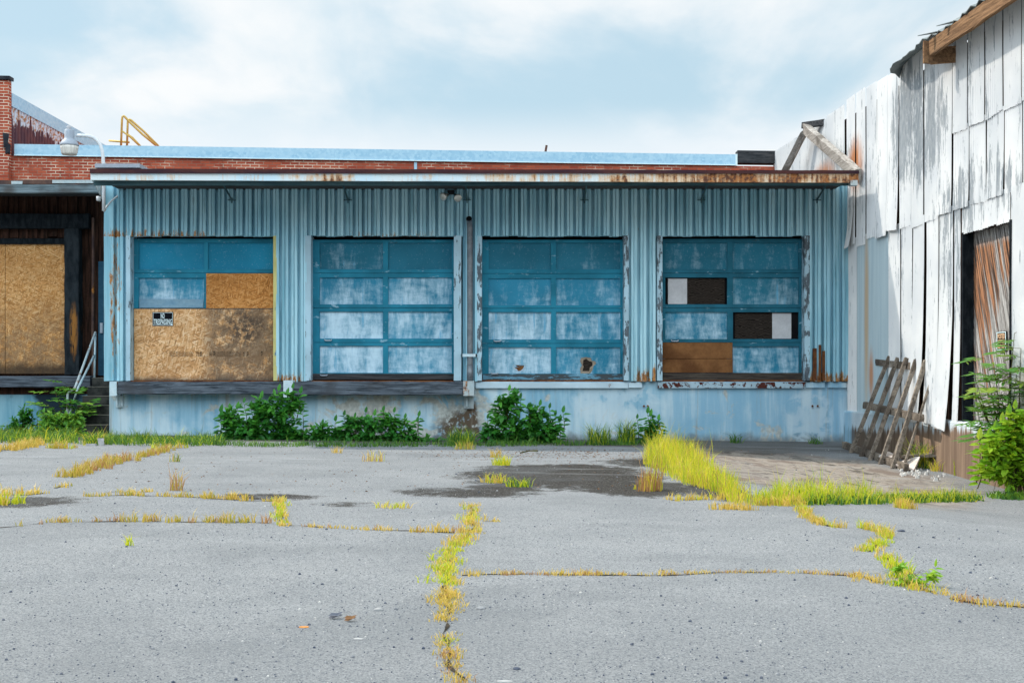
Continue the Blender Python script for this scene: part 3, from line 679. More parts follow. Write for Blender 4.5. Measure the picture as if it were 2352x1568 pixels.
# handles and locks
for (u,v,d) in ((1292-.0,0,None),):
    pass
for u,v,d in ((1000+700/2.24,1200+358/2.24,d2),(1000+660/2.24,1200+672/2.24,d2),(1900+200/2.24,1200+365/2.24,d3),(1900+175/2.24,1200+656/2.24,d3),(2600+195/1.96,1200+318/1.96,d4)):
    uu,vv=u*.57422,v*.57422; mb=MB(); mb.tube([P(uu-8,vv-1,YD-.045),P(uu-6,vv+1,YD-.075),P(uu+6,vv+1,YD-.075),P(uu+8,vv-1,YD-.045)],.014,6); mb.build('handle',M['lampgrey'],d)
# timber bumpers on their steel brackets
def bumper(u0,u1,v0,v1,seed):
    mb=MB(); zc=Z((v0+v1)/2,26.8); mb.timber((X(u0),26.83,zc),(X(u1),26.83,zc),.34,(v1-v0)*.00925,(0,0,1),26,.022,0,.02); mb.build('timber_bumper',M['bumper'],dock)
bumper(280.5,657,876.5,904.5,1); bumper(680,1064.5,876.5,906.5,2)
def bracket(u0,u1,v0,v1,w0,w1,vb,mat):
    mb=MB(); mb.box(X(u0),X(u1),26.63,27.02,Z(v1),Z(v0)); mb.box(X(w0),X(w1),26.93,27.02,Z(vb),Z(v1)-.002)
    mb.box(X(w0)+.05,X(w0)+.075,26.80,26.93,Z(vb)+.05,Z(v1)-.004)
    for q in (.3,.7): mb.tube([P(w0+(w1-w0)*q,vb-5,26.925),P(w0+(w1-w0)*q,vb-5,26.90)],.025,8)
    mb.build('steel_bracket',M[mat],dock)
bracket(264.5,280,875.5,908,268,284,935,'steel_white'); bracket(658,679.5,873,911,661,678,930,'steel_white'); bracket(1065.5,1090,874.5,908,1066,1088,938,'steel_rust')
# threshold plates
for (a,b,_) in DOORS[:2]: bx('threshold_plate',a,b,873.5,876.5,26.90,27.4,'rust',dock)
for (a,b,_) in DOORS[2:]: bx('threshold_plate',a,b,872.5,876.5,27.03,27.4,'rust',dock)
def rusty_patch():
    mb=MB(); x=X(1866); z0=Z(873)
    for k,(u0,u1,vt) in enumerate(((1864,1874,800),(1875.5,1884,792),(1885.5,1893,806))):
        mb.loft([[(X(u0),26.90,z),(X(u0)+.02,26.855,z),(X(u1)-.02,26.855,z),(X(u1),26.90,z),(X((u0+u1)/2),26.94,z)] for z in (z0,Z(830),Z(vt))])
    mb.build('rusted_sheet_patch',M['rust'],dock)
rusty_patch()
# canopy
YC=25.2
def build_canopy():
    xa,xe=X(208,YC),X(1972,YC); L=Z(388,YC); 
    def slab(y0,y1,vt0,vb0,vt1,vb1,mat,name,xa_=xa,xe_=xe,n=40,wob=.004,yv=YC):
        mb=MB(); rings=[]
        for k in range(n+1):
            t=k/n; x=xa_+(xe_-xa_)*t; zt=Z(vt0+(vt1-vt0)*t,yv); zb=Z(vb0+(vb1-vb0)*t,yv)
            w=wob*mnoise.noise(Vector((x*1.7,zt,2))); w2=wob*mnoise.noise(Vector((x*1.3,zt,7)))
            rings.append([(x,y0+w2,zb+w),(x,y0,zt+w),(x,y1,zt),(x,y1,zb)])
        mb.loft(rings); return mb.build(name,M[mat],cano)
    mbr=MB(); z=Z(413,YC)
    mbr.box(xa+.03,xe-.04,YC+.08,31.25,z+.06,Z(396,YC)-.01)
    cano=mbr.build('canopy',M['roof'],dock)
    slab(YC-.04,YC+.10,388,398.5,392,399.5,'gravelstop','roof_edge',wob=.008)
    slab(YC,YC+.08,398.5,413.5,399.5,419.5,'fascia','fascia',wob=.005)
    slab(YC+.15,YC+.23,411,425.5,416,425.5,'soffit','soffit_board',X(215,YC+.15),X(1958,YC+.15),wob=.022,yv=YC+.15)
    mb=MB(); mb.box(xe-.16,xe-.02,YC-.01,YC+.14,Z(426,YC),Z(414,YC)); mb.build('gutter_end',M['steel_rust'],cano)
    mb=MB(); mb.box(xa+.05,xa+.95,YC+.1,YC+.7,5.50,5.58); mb.build('flashing_cap',M['lampgrey'],cano)
    for u in (534,800,1073,1342,1610,1875):
        mb=MB(); f=P(u,460,26.93); up=Vector((f.x,YC+.55,5.36)); f.y=26.87; mb.timber(f,up,.03,.022,(0,1,.2),3,.002); mb.box(f.x-.085,f.x+.085,26.84,26.878,f.z-.014,f.z+.002)
        mb.box(f.x-.010,f.x+.010,26.85,26.88,f.z-.07,f.z+.04)
        mb.build('strut',M['soffit'],cano)
    mb=MB(); a=P(262,470,26.93); mb.add([(XL+.02,26.93,5.36),(XL+.02,26.93,4.93),(XL+.02,26.05,5.36),(XL+.035,26.93,5.36),(XL+.035,26.93,4.93),(XL+.035,26.05,5.36)],[(0,1,2),(5,4,3),(0,3,4,1),(1,4,5,2),(2,5,3,0)]); mb.build('gusset',M['steel_rust'],cano)
build_canopy()
def build_pipe():
    mb=MB(); c=[P(1079.5,870,26.87),P(1079.5,850,26.87),P(1079.5,700,26.87),P(1079.5,560,26.87),P(1079,520,26.85),P(1078,508,26.80),P(1077,502,26.70)]
    mb.tube(c,.062,14,0,False); mb.tube([P(1079.5,876,26.87),P(1079.5,838,26.87)],.070,14)
    # dark inside of the open mouth
    p=Vector(c[-1]); d=(Vector(c[-1])-Vector(c[-2])).normalized(); mb.tube([p-d*.02,p-d*.012],.058,14,1); 
    mb.tube([P(1079.5,560,26.87),P(1079.5,554,26.87)],.066,14)
    pp=mb.build('drain_pipe',[M['pipe'],M['void']],dock,True)
    mb=MB(); z=Z(816); mb.box(X(1060),X(1096),26.795,26.803,z-.03,z+.03); mb.box(X(1060),X(1063),26.795,26.955,z-.03,z+.03); mb.box(X(1093),X(1096),26.795,26.955,z-.03,z+.03); mb.build('pipe_strap',M['steel_white'],pp)
build_pipe()
# no trespassing sign on the strand board
sg=thing('warning_sign','black NO TRESPASSING sign nailed to the strand board','sign',P(371,732,YD-.07))
mb=MB(); y=YD-.064; mb.box(X(347),X(395),y-.006,y,Z(748),Z(716)); mb.build('sign_plate',M['signblack'],sg)
mb=MB(); yt=y-.008; fr=lambda a,b:(a,yt,b); u0,u1,v0,v1=348.3,393.7,717.2,746.8; t=.75
for (a,b,c,d) in ((u0,u1,v0,v0+t),(u0,u1,v1-t,v1),(u0,u0+t,v0+t,v1-t),(u1-t,u1,v0+t,v1-t)): mb.quad((X(a),yt,Z(d)),(X(b),yt,Z(d)),(X(b),yt,Z(c)),(X(a),yt,Z(c)))
mb.build('sign_border',M['signwhite'],sg)
mb=MB(); text_mb('NO',X(366.3),X(375.2),Z(730.8),Z(718.8),fr,mb,0,0,.02); text_mb('TRESPASSING',X(350.2),X(392.2),Z(744.8),Z(732.0),fr,mb,0,0,.015)
mb.quad((X(389),yt-.001,Z(747)),(X(394),yt-.001,Z(747)),(X(394),yt-.001,Z(745)),(X(389),yt-.001,Z(745)))
mb.build('sign_lettering',M['signwhite'],sg)
# twin floodlight under the canopy
fl=thing('floodlight','twin silver floodlight fixed high on the corrugated wall','floodlight',P(1037,446,26.9))
mb=MB(); mb.box(X(1029),X(1044),26.78,26.95,Z(449),Z(440)); mb.tube([P(1030,446,26.8),P(1024,447,26.72)],.02,8); mb.tube([P(1044,446,26.8),P(1048,449,26.72)],.02,8); mb.build('bracket',M['blackmetal'],fl)
def bulb(u,v,dx,dz):
    mb=MB(); c=P(u,v,26.62); d=Vector((dx,-.75,dz)).normalized(); pts=[];rad=[]
    for s,r in ((-.16,.03),(-.10,.045),(-.05,.075),(0,.088),(.012,.082),(.016,.05),(.018,.0005)): pts.append(c+d*s); rad.append(r)
    mb.tube(pts,.1,16,0,True,rad); mb.build('lamp_head',M['silver'],fl,True)
n=N('silvered_flood_lamp',.25,.5); M['silver']=n.col((.62,.62,.58),.28,.55)
bulb(1017.5,452,-.65,-.35); bulb(1052,455.5,.15,-.45)
# yard lamp on its bent arm
lp=thing('wall_lamp','grey yard lamp with milky glass on a bent white arm','lamp',P(238,440,26.7))
def L(x,y): return (x/2.0908*.57422, (250+y/2.0908)*.57422)
mb=MB(); pts=[]
for (x,y) in ((868,1240),(868,1100),(868,890),(862,790),(855,740),(840,690),(815,655),(780,628),(735,615),(690,612),(640,612)):
    u,v=L(x,y); pts.append(P(u,v,26.35))
mb.tube(pts,.036,12); mb.build('arm',M['lampwhite'],lp,True)
def lathe(mb,c,prof,n=24,mi=0):
    mb.loft([[ (c[0]+r*math.cos(2*math.pi*k/n),c[1]+r*math.sin(2*math.pi*k/n),c[2]+z) for k in range(n)] for r,z in prof],mi)
uc,_=L(580,0); _,vz=L(0,690); cc=P(uc,vz,26.35); pxm=26.35/2900*.57422/2.0908
mb=MB(); lathe(mb,cc,[(76*pxm,-8*pxm),(77*pxm,2*pxm),(70*pxm,18*pxm),(58*pxm,35*pxm),(44*pxm,46*pxm),(40*pxm,60*pxm),(40*pxm,118*pxm),(34*pxm,128*pxm),(24*pxm,130*pxm)]); mb.build('housing',M['lampgrey'],lp,True)
mb=MB(); lathe(mb,cc,[(60*pxm,-82*pxm),(64*pxm,-70*pxm),(72*pxm,-30*pxm),(74*pxm,-9*pxm)]); mb.build('glass',M['lens'],lp,True)
mb=MB(); lathe(mb,(cc[0]-.01,cc[1],cc[2]),[(18*pxm,129*pxm),(18*pxm,155*pxm),(15*pxm,158*pxm)],12); mb.build('photocell',M['paper'],lp,True)
mb=MB(); mb.tube([P(*L(872,1245),26.4),P(*L(890,1210),26.5),P(*L(930,1160),26.7),P(*L(985,1115),26.9),P(*L(1000,1070),26.93)],.02,8); mb.box(X(246),X(252),26.3,26.42,Z(462,26.4),Z(452,26.4)); mb.build('conduit',M['lampwhite'],lp,True)
# ---- scorched neighbour building ------------------------------------------------------------------
YB=28.8
bu=thing('burnt_building','fire-blackened dock building with a boarded doorway beside the steps','building',(-12.6,YB,0))
def XB(u): return X(u,YB)
def ZB(v): return Z(v,YB)
xl=-20.0; xr=XL-.02
def corr(mb,x0,x1,z0,z1,y,pitch=.2,dep=.035,mi=0,rag=.02,duty=.62):
    x=x0; k=0
    while x<x1-.01:
        rk=random.Random(int(x*100)+9); zb=z0+rk.uniform(-rag,rag)
        for (a,ya,b,yb_) in ((0,0,.28,0),(.28,0,.36,-dep),(.36,-dep,.92,-dep),(.92,-dep,1.0,0)):
            xa=min(x+a*pitch,x1); xe=min(x+b*pitch,x1)
            mb.quad((xa,y+ya,zb),(xe,y+yb_,zb),(xe,y+yb_,z1),(xa,y+ya,z1))
        x+=pitch
mb=MB(); corr(mb,xl,XB(213)+.05,ZB(495),5.6,YB-.05,.225,.04); corr(mb,XB(213),xr,ZB(860),5.6,YB-.04,.16,.03); corr(mb,xl,XB(160),ZB(547),ZB(527),YB-.09,.22,.05,0,.03)
mb.box(xl,xr,YB,31,.9,5.3,0); mb.build('cladding',M['char_brown'],bu)
mb=MB(); mb.timber((xl,YB-.2,ZB(511)),(XB(213),YB-.2,ZB(511)),.2,.33,(0,0,1),20,.015); mb.build('lintel_beam',M['char'],bu)
mb=MB(); mb.timber((XB(174),YB-.15,ZB(860)),(XB(174),YB-.15,ZB(527)),.26,.33,(1,0,0),16,.02); mb.build('door_post',M['charpost'],bu)
mb=MB(); mb.box(xl,XB(160),YB-.14,YB-.02,ZB(562),ZB(549)); mb.build('door_header',M['char'],bu)
mb=MB(); mb.box(XB(15.5),XB(159),YB-.075,YB-.06,ZB(858),ZB(561)); mb.build('strand_board',M['osb_left'],bu)
mb=MB(); mb.box(XB(15)-1.25,XB(15)-.004,YB-.082,YB-.066,ZB(858),ZB(561)); mb.build('strand_board',M['osb_left'],bu)
mb=MB(); mb.box(xl,XB(15)-1.27,YB-.06,YB-.02,ZB(858),ZB(561)); mb.build('wall_panel',M['char_brown'],bu)
mb=MB(); mb.tube([P(213.5,500,YB-.22),P(213.8,600,YB-.2),P(213,760,YB-.2),P(214,862,YB-.2)],.03,8); mb.build('conduit',M['flash'],bu)
dd=MB(); dd.box(XB(229),xr-.01,YB-.10,YB-.05,ZB(862),ZB(601)); dob=dd.build('door',M['blue_door'],bu)
mb=MB(); mb.box(XB(234),XB(240),YB-.14,YB-.10,ZB(765),ZB(742)); mb.build('door_lock',M['lampgrey'],dob)
mb=MB(); mb.box(xl,xr,YB+.02,YB+2,-.4,ZB(862)); mb.build('foundation',M['lfound'],bu)
mb=MB(); mb.timber((xl,YB-.12,ZB(876)),(X(203,28.4),YB-.12,ZB(876)),.3,.25,(0,0,1),30,.02); mb.build('timber_bumper',M['bumper'],bu)
mb=MB()
rings=[]
for k in range(31):
    x=xl+(X(236,27.5)-xl)*k/30; w=.035*mnoise.noise(Vector((x*1.1,0,3)))
    rings.append([(x,27.45,Z(443,27.5)+w*.7),(x,27.43,Z(425,27.5)+w),(x,27.6,Z(424,27.5)+w),(x,27.62,Z(443,27.5)+w*.6)])
mb.loft(rings); ev=mb.build('eave_board',M['eave_board'],bu)
mb=MB(); mb.box(xl,X(236,27.5),27.62,31,5.40,5.50); mb.build('roof',M['roof'],bu)
mb=MB(); rings=[]
for k in range(31):
    x=xl+(X(214,27.5)-xl)*k/30; w=.05*mnoise.noise(Vector((x*1.4,0,8)))
    rings.append([(x,27.5,Z(424,27.5)+w+.005),(x,27.52,Z(413,27.5)+w*.5),(x,27.6,Z(413,27.5)+w*.5),(x,27.6,Z(424,27.5)+w+.005)])
mb.loft(rings); mb.build('eave_flashing',M['flash'],bu)
for (a,b,c,d) in ((120,216,421,413.5),(26,51,423,416)):
    mb=MB(); mb.box(X(a,27.47),X(b,27.47),27.47,27.50,Z(c,27.47),Z(d,27.47)); mb.build('flashing_strip',M['steel_rust'],bu)
# concrete steps
stp=thing('concrete_steps','soot-dark concrete steps climbing to the burnt doorway','steps',(-9.05,27,0))
mb=MB(); mn=MB(); tz=1.285; n=6; x1=X(251)-.01
for i in range(n):
    x0=-9.42-.03*(n-1-i)*.5; zt=.085+(tz-.085)*(i+1)/n; yf=26.95+.275*i
    mb.box(x0,x1,yf,28.72,zt-.30 if i else -.3,zt-.012,0,None,.004); mn.box(x0-.004,x1+.002,yf-.012,28.71,zt-.010,zt)
mb.build('riser',M['step'],stp); mn.build('tread',M['nosing'],stp)
hr=thing('handrail','rusty white bent pipe handrail beside the dark steps','handrail',P(155,959,26.9)*1.0)
mb=MB(); mb.tube([P(153.5,972,26.85),P(155.5,905,26.9),P(158,901,26.95),P(171,892,27.1),P(176,880,27.2),P(191,840,27.7),P(219,763,28.5)],.026,10); mb.build('upper_rail',M['steel_rust'],hr,True)
mb=MB(); mb.tube([P(158,955,26.85),P(178,893,27.3),P(217,815,28.45)],.024,10); mb.build('lower_rail',M['steel_white'],hr,True)
mb=MB(); mb.tube([P(219,762,28.5),P(217,868,28.45)],.024,10); mb.build('post',M['steel_white'],hr,True)
# ---- brick building behind -----------------------------------------------------------------------
br=thing('brick_building','long red brick building with blue metal coping behind the dock','building',(-3,32,0))
def yw(x): return 31.2+(x+12.3)*(1.5/18.1)
def wallbox(mb,xa,xe,dy0,dy1,z0,z1,mi=0,n=1):
    for k in range(n):
        a=xa+(xe-xa)*k/n; b=xa+(xe-xa)*(k+1)/n
        vs=[(a,yw(a)+dy0,z0),(b,yw(b)+dy0,z0),(b,yw(b)+dy1,z0),(a,yw(a)+dy1,z0),(a,yw(a)+dy0,z1),(b,yw(b)+dy0,z1),(b,yw(b)+dy1,z1),(a,yw(a)+dy1,z1)]
        mb.add(vs,[(3,2,1,0),(4,5,6,7),(0,1,5,4),(1,2,6,5),(2,3,7,6),(3,0,4,7)],mi)
XC=X(1690,32.6)
mb=MB(); wallbox(mb,-24,6.9,0,9,0,6.74); mb.build('wall',M['brick'],br)
mb=MB(); wallbox(mb,-12.28,XC,-.05,.35,6.755,7.03); mb.build('coping',M['coping'],br)
mb=MB(); wallbox(mb,-12.28,XC-.01,-.062,-.052,6.745,6.765); wallbox(mb,XC,XC+.05,-.06,.3,6.74,7.04); mb.build('coping_edge',M['signwhite'],br)
mb=MB(); wallbox(mb,XC+.06,6.88,-.04,.3,6.82,7.14); mb.build('timber_parapet',M['darkwood'],br)
mb=MB(); wallbox(mb,-14.5,-12.355,-.22,-.03,0,8.56); pr=mb.build('pier',M['brick'],br)
mb=MB(); wallbox(mb,-14.5,-12.31,-.27,.0,8.575,8.66); mb.build('pier_cap',M['tar'],pr)
mb=MB(); 
for (u0,u1,v0,v1) in ((9,19,308,338),(12,21,330,352)): 
    a,b=X(u0,30.95),X(u1,30.95); mb.box(a,b,30.93,30.99,Z(v1,30.95),Z(v0,30.95),0,None,.03)
mb.build('tar_patch',M['tar'],pr)
mb=MB(); a=X(954,32); wallbox(mb,a-.03,a+.04,-.012,-.002,6.3,6.73); mb.build('sealant_strip',M['coping'],br)
# metal-clad upper storey, its flank running away from us
up=thing('roof_storey','maroon corrugated upper storey with blue fascia behind the brick pier','building',(-12.5,36,7))
mb=MB(); y=31.36
while y<50:
    for (a,xa,b,xe) in ((0,0,.3,0),(.3,0,.4,.03),(.4,.03,.9,.03),(.9,.03,1,0)):
        mb.quad((-12.46+xa,y+a*.2,6.6),(-12.46+xe,y+b*.2,6.6),(-12.46+xe,y+b*.2,8.02),(-12.46+xa,y+a*.2,8.02))
    y+=.2
mb.box(-20,-12.47,31.37,50,6.7,8.0); mb.build('cladding',M['maroon'],up)
mb=MB(); mb.box(-20,-12.41,31.33,50,8.0,8.33); mb.build('fascia',M['coping'],up)
# roof ladder rails
rl=thing('roof_ladder_rail','rusty yellow ladder handrail standing on the far roof','railing',P(285,330,36))
Y0=36.0
def R(x,y,Y): u,v=L(x,y); return P(u,v,Y)
for (p,r0) in (([(1012,700),(1020,480),(1024,455),(1034,449),(1045,456),(1075,490),(1190,600),(1305,694)],Y0),([(1062,700),(1068,495),(1072,480),(1085,478),(1100,487),(1205,580),(1325,700)],Y0+.8)):
    mb=MB(); mb.tube([R(x,y,r0) for x,y in p],.032,8); mb.build('rail',M['rail_yellow'],rl,True)
for (p,r0) in (([(1022,575),(1090,625),(1170,700)],Y0),([(1066,600),(1110,630),(1175,700)],Y0+.8)):
    mb=MB(); mb.tube([R(x,y,r0) for x,y in p],.024,8); mb.build('mid_rail',M['rail_yellow'],rl,True)
mb=MB(); mb.tube([R(915,655,Y0+2),R(1078,668,Y0+1)],.03,8); mb.build('cross_rail',M['rail_yellow'],rl,True)
mb=MB(); mb.tube([P(1252.5,352,33),P(1253.5,345,33),P(1255.5,334,33)],.03,8,0); tag(mb.build('vent_rod',M['flash']),'short rusty rod poking above the blue coping','rod')

# ---- barn ------------------------------------------------------------------------------------------
bn=thing('barn','tall barn clad in flaking white corrugated sheets with a plank door','barn',(8.6,22,0))
def sheet(mb,ya,yb_,z0,z1,off0=.0,off1=.0,mi=0,lean=0,rag=.02,amp=.016,zseg=6,bend=None,seed=0):
    """one corrugated sheet on the barn flank, from depth ya to yb_ (metres), its edges standing off by off0/off1"""
    n=int(max(4,round((yb_-ya)/.068*4))); cols=[]; r=rnd.random(); rk=random.Random(seed)
    d0,d1=rk.uniform(-rag,rag),rk.uniform(-rag,rag)
    for i in range(n+1):
        t=i/n; y=ya+(yb_-ya)*t; col=[]
        for k in range(zseg+1):
            s=k/zseg; zb=z0+d0+(d1-d0)*t+.006*math.sin(t*40+seed); z=zb+(z1-zb)*s
            x=xb(y)-.02-amp*math.sin(2*math.pi*(y-ya)/.068)-(off0+(off1-off0)*t)-.006*(1+mnoise.noise(Vector((y*1.5,z*1.2,seed*.1))))
            yy=y+lean*(1-s)
            if bend: x-=bend*(1-s)**3
            col.append((x,yy,z))
        cols.append(col)
    for i in range(n):
        for k in range(zseg): mb.add([cols[i][k],cols[i+1][k],cols[i+1][k+1],cols[i][k+1]],[(0,1,2,3)],mi,r)
def build_barn():
    # upper courses
    mb=MB(); rk=random.Random(11); k=0
    ys=[32.9,31.3,29.7,28.3,27.12]
    for i in range(len(ys)-1):
        sheet(mb,ys[i+1]+.01,ys[i],4.05,7.12+rk.uniform(-.03,.05),rk.uniform(0,.02),rk.uniform(0,.02),0,0,.02,.016,6,None,k); k+=1
    y=26.93
    while y>12:
        w=rk.uniform(.60,.66); ye=y-w
        top=7.18+rk.uniform(-.05,.05)
        if y>21.75: lo=4.10+rk.uniform(-.05,.03)
        else: lo=5.42
        tw=rk.uniform(0,.045) if rk.random()<.5 else rk.uniform(0,.012)
        lean=rk.uniform(-.02,.02)
        if abs(y-26.3)<.35: lo=4.0
        sheet(mb,ye+(.055 if rk.random()<.2 else .030)*(1.35 if y>23.4 else 1),y,lo,top,tw*.5,rk.uniform(0,.010),0,lean*.5,.03,.016,7,rk.choice((0,0,.02,.05)) if y>21.75 else .0,k); k+=1
        if y<=21.75: sheet(mb,ye+.030,y,4.13,5.50,rk.uniform(0,.012)-.02,-.02,0,rk.uniform(-.01,.01),.015,.016,5,rk.choice((0,.02)),k+500)
        y=ye
    mb.build('upper_cladding',M['barn'],bn)
    # lower course; a doorway is left open between 19.23 and 21.02
    mb=MB(); y=26.95; i=0
    while y>12:
        w=rk.uniform(.58,.66); ye=y-w
        if 19.0<ye<21.05: 
            if y>21.05: ye=21.03
        if 19.25<y<=21.04:   # sheets above the doorway
            ye=max(ye,19.23); sheet(mb,ye+.006,y,3.70,4.22,-.02,-.02,0,0,.02,.011,3,0,k+900); y=ye if ye>19.24 else 19.23; k+=1
            continue
        gal=24.6<(y+ye)/2<26.5
        bot=.56+rk.uniform(-.03,.03); bend=0
        if 21.0<(y+ye)/2<22.9: bot=.40+rk.uniform(-.05,.10); bend=rk.uniform(.05,.18)
        tw=rk.uniform(0,.03)
        sheet(mb,ye+(.05 if bend else .032),y,bot,4.22,tw-.02,rk.uniform(-.02,.0),1 if gal else 0,rk.uniform(-.025,.025)+(rk.uniform(-.06,.06) if bend else 0),.05 if bend else .02,.016,8,bend,k); k+=1
        y=ye
    mb.build('lower_cladding',[M['barn'],M['galv']],bn)
    # torn sheets curling away at the corner by the canopy
    mb=MB(); sheet(mb,26.40,26.75,4.02,5.30,.05,.03,0,.02,.02,.011,6,.10,77)
    mb.build('curled_sheet',M['barn'],bn)
    # dark body behind the sheets
    mb=MB()
    def flank(y0,y1,z0,z1,dx=.10,t=.25):
        a,b=xb(y0)+dx,xb(y1)+dx
        vs=[(a,y0,z0),(a+t,y0,z0),(b+t,y1,z0),(b,y1,z0),(a,y0,z1),(a+t,y0,z1),(b+t,y1,z1),(b,y1,z1)]
        mb.add(vs,[(3,2,1,0),(4,5,6,7),(0,1,5,4),(1,2,6,5),(2,3,7,6),(3,0,4,7)])
    flank(21.03,33,-.3,6.9); flank(11.5,19.22,-.3,6.9); flank(19.22,21.03,3.72,6.9); 
    mb.box(8.3,20,32.7,33,0,6.9); mb.box(19.7,20,11.8,32.7,0,6.9); mb.build('frame_wall',M['char_brown'],bn)
    mb=MB(); mb.box(xb(11.5)-.02,20,11.45,11.8,-.4,7.0); mb.build('gable_wall',M['barn'],bn)
    # plinth
    mb=MB(); rings=[]
    for k in range(41):
        y=27.0-15*k/40; x=xb(y); rings.append([(x-.10,y,-.9),(x-.085,y,.56),(x-.07,y,.585),(x+.5,y,.585),(x+.5,y,-.9)])
    mb.loft(rings); mb.build('foundation',M['bfound'],bn)
    # door with diagonal planks, deep dark jamb
    dm=MB(); dx=.17
    dm.add([(xb(19.23)+dx,19.23,.60),(xb(21.03)+dx,21.03,.60),(xb(21.03)+dx,21.03,3.72),(xb(19.23)+dx,19.23,3.72),(xb(19.23)+dx+.05,19.23,.60),(xb(21.03)+dx+.05,21.03,.60),(xb(21.03)+dx+.05,21.03,3.72),(xb(19.23)+dx+.05,19.23,3.72)],[(0,1,2,3)[::-1],(4,5,6,7),(0,4,5,1),(2,6,7,3)])
    # plank battens give the boards real joints
    dob=dm.build('door',M['bdoor'],bn)
    pm=MB()
    s=-1.2
    while s<1.9:
        # a plank runs from lower near to upper far: z grows as y falls away to the left of the picture
        def pt(y,z,d): return (xb(y)+dx-d,y,z)
        za,ze=.61,3.70; y0=19.24+s; y1=y0+1.06   # y at the foot and at the head
        wv=.135
        quad=[]
        def clipped(yf,zf): return max(19.24,min(21.02,yf))
        nseg=12
        for k in range(nseg):
            z0=za+(ze-za)*k/nseg; z1=za+(ze-za)*(k+1)/nseg; a0=y0+(y1-y0)*k/nseg; a1=y0+(y1-y0)*(k+1)/nseg
            if a0+wv<19.25 or a0>21.01: continue
            d=.006+.012*((int(s*100)*7)%5)/5
            vs=[pt(clipped(a0,0),z0,d),pt(clipped(a0+wv,0),z0,d),pt(clipped(a1+wv,0),z1,d),pt(clipped(a1,0),z1,d)]
            pm.add(vs,[(0,1,2,3)[::-1]],0,(int(s*1000)%97)/97)
        s+=.150
    pm.build('plank',M['bdoor'],dob)
    jm=MB()
    for (yy,yt) in ((21.03,20.98),):
        jm.box(xb(yy)-.015,xb(yy)+.30,20.965,21.025,.58,3.72)
    jm.build('door_frame',M['char'],bn)
    jm=MB(); jm.box(xb(19.23)-.03,xb(19.23)+.3,19.17,19.225,.56,3.72); jm.build('door_frame',M['char'],bn)
    # roof: eave sheet still in place over the near part, frayed at its far end
    rm=MB(); cols=[]; ys=[23.75-.16*i for i in range(75)]
    for i,y in enumerate(ys):
        fray=.16*mnoise.noise(Vector((y*2.3,0,1)))+.10*mnoise.noise(Vector((y*9,4,1))); w=.03*math.sin(y*2*math.pi/.31)
        o=.46*sst(23.95,23.2,y)+fray*.6; dip=.10*sst(22.6,23.7,y)
        cols.append([(xb(y)-o,y,7.02+w-dip+.03*math.sin(y*3)),(xb(y)-o*.5,y,7.13+w-dip*.5),(xb(y)+.05,y,7.24+w),(xb(y)+6,y,9.4+w)])
    for i in range(len(cols)-1):
        for k in range(3): rm.quad(cols[i][k],cols[i][k+1],cols[i+1][k+1],cols[i+1][k])
    # two loose torn strips
    for y,l in ((20.9,.30),(20.3,.22)):
        rm.add([(xb(y)-.4,y,7.06),(xb(y)-.4,y+.14,7.06),(xb(y)-.4-l,y+.30,7.05),(xb(y)-.4-l,y+.24,7.04)],[(0,1,2,3)])
    ro=rm.build('roof',M['rooftin'],bn)
    so=ro.modifiers.new('Solidify','SOLIDIFY'); so.thickness=.012
    fm=MB(); 
    for i in range(8):
        pass
    a=Vector((xb(21.3)-.42,21.3,6.86)); b=Vector((xb(12)-.40,12,6.95)); fm.timber(a,b,.07,.27,(0,0,1),30,.018,0,.05); fm.build('eave_beam',M['brown_beam'],bn)
    gm=MB(); gm.timber((xb(21.3)-.46,21.36,6.62),(xb(21.3)-.46,21.36,7.00),.14,.06,(0,1,0),4,.01); gm.timber((xb(21.2)-.42,21.34,6.74),(xb(21.2)-.0,21.2,6.74),.05,.28,(0,0,1),5,.012); gm.build('eave_bracket',M['brown_beam'],bn)
build_barn()
# posted sign on the barn door
ps=thing('posted_sign','small black sign with orange lettering on the barn door','sign',(xb(19.8)+.13,19.75,1.9))
ya_,yb2=20.06,19.70; xs_=lambda y: xb(y)+.17-.03
z0_,z1_=Z(805,19.95),Z(761,19.95)
mb=MB(); mb.add([(xs_(ya_),ya_,z0_),(xs_(yb2),yb2,z0_),(xs_(yb2),yb2,z1_),(xs_(ya_),ya_,z1_),(xs_(ya_)+.01,ya_,z0_),(xs_(yb2)+.01,yb2,z0_),(xs_(yb2)+.01,yb2,z1_),(xs_(ya_)+.01,ya_,z1_)],[(0,1,2,3),(7,6,5,4),(0,4,5,1),(1,5,6,2),(2,6,7,3),(3,7,4,0)]); mb.build('sign_plate',M['signblack'],ps)
frp=lambda a,b: (xs_(ya_+(yb2-ya_)*a)-.003, ya_+(yb2-ya_)*a, z0_+(z1_-z0_)*b)
mb=MB()
for (a,b,c,d) in ((.04,.96,.03,.075),(.04,.96,.925,.97),(.04,.10,.075,.925),(.90,.96,.075,.925)): mb.quad(frp(a,c),frp(b,c),frp(b,d),frp(a,d))
mb.build('sign_border',M['signwhite'],ps)
mb=MB(); text_mb('POSTED',.14,.86,.62,.88,frp,mb,0,0,.03); text_mb('NO TRESPASSING',.14,.86,.38,.58,frp,mb,0,0,.02); text_mb('KEEP OUT',.14,.86,.12,.33,frp,mb,0,0,.03); mb.build('sign_lettering',M['signorange'],ps)
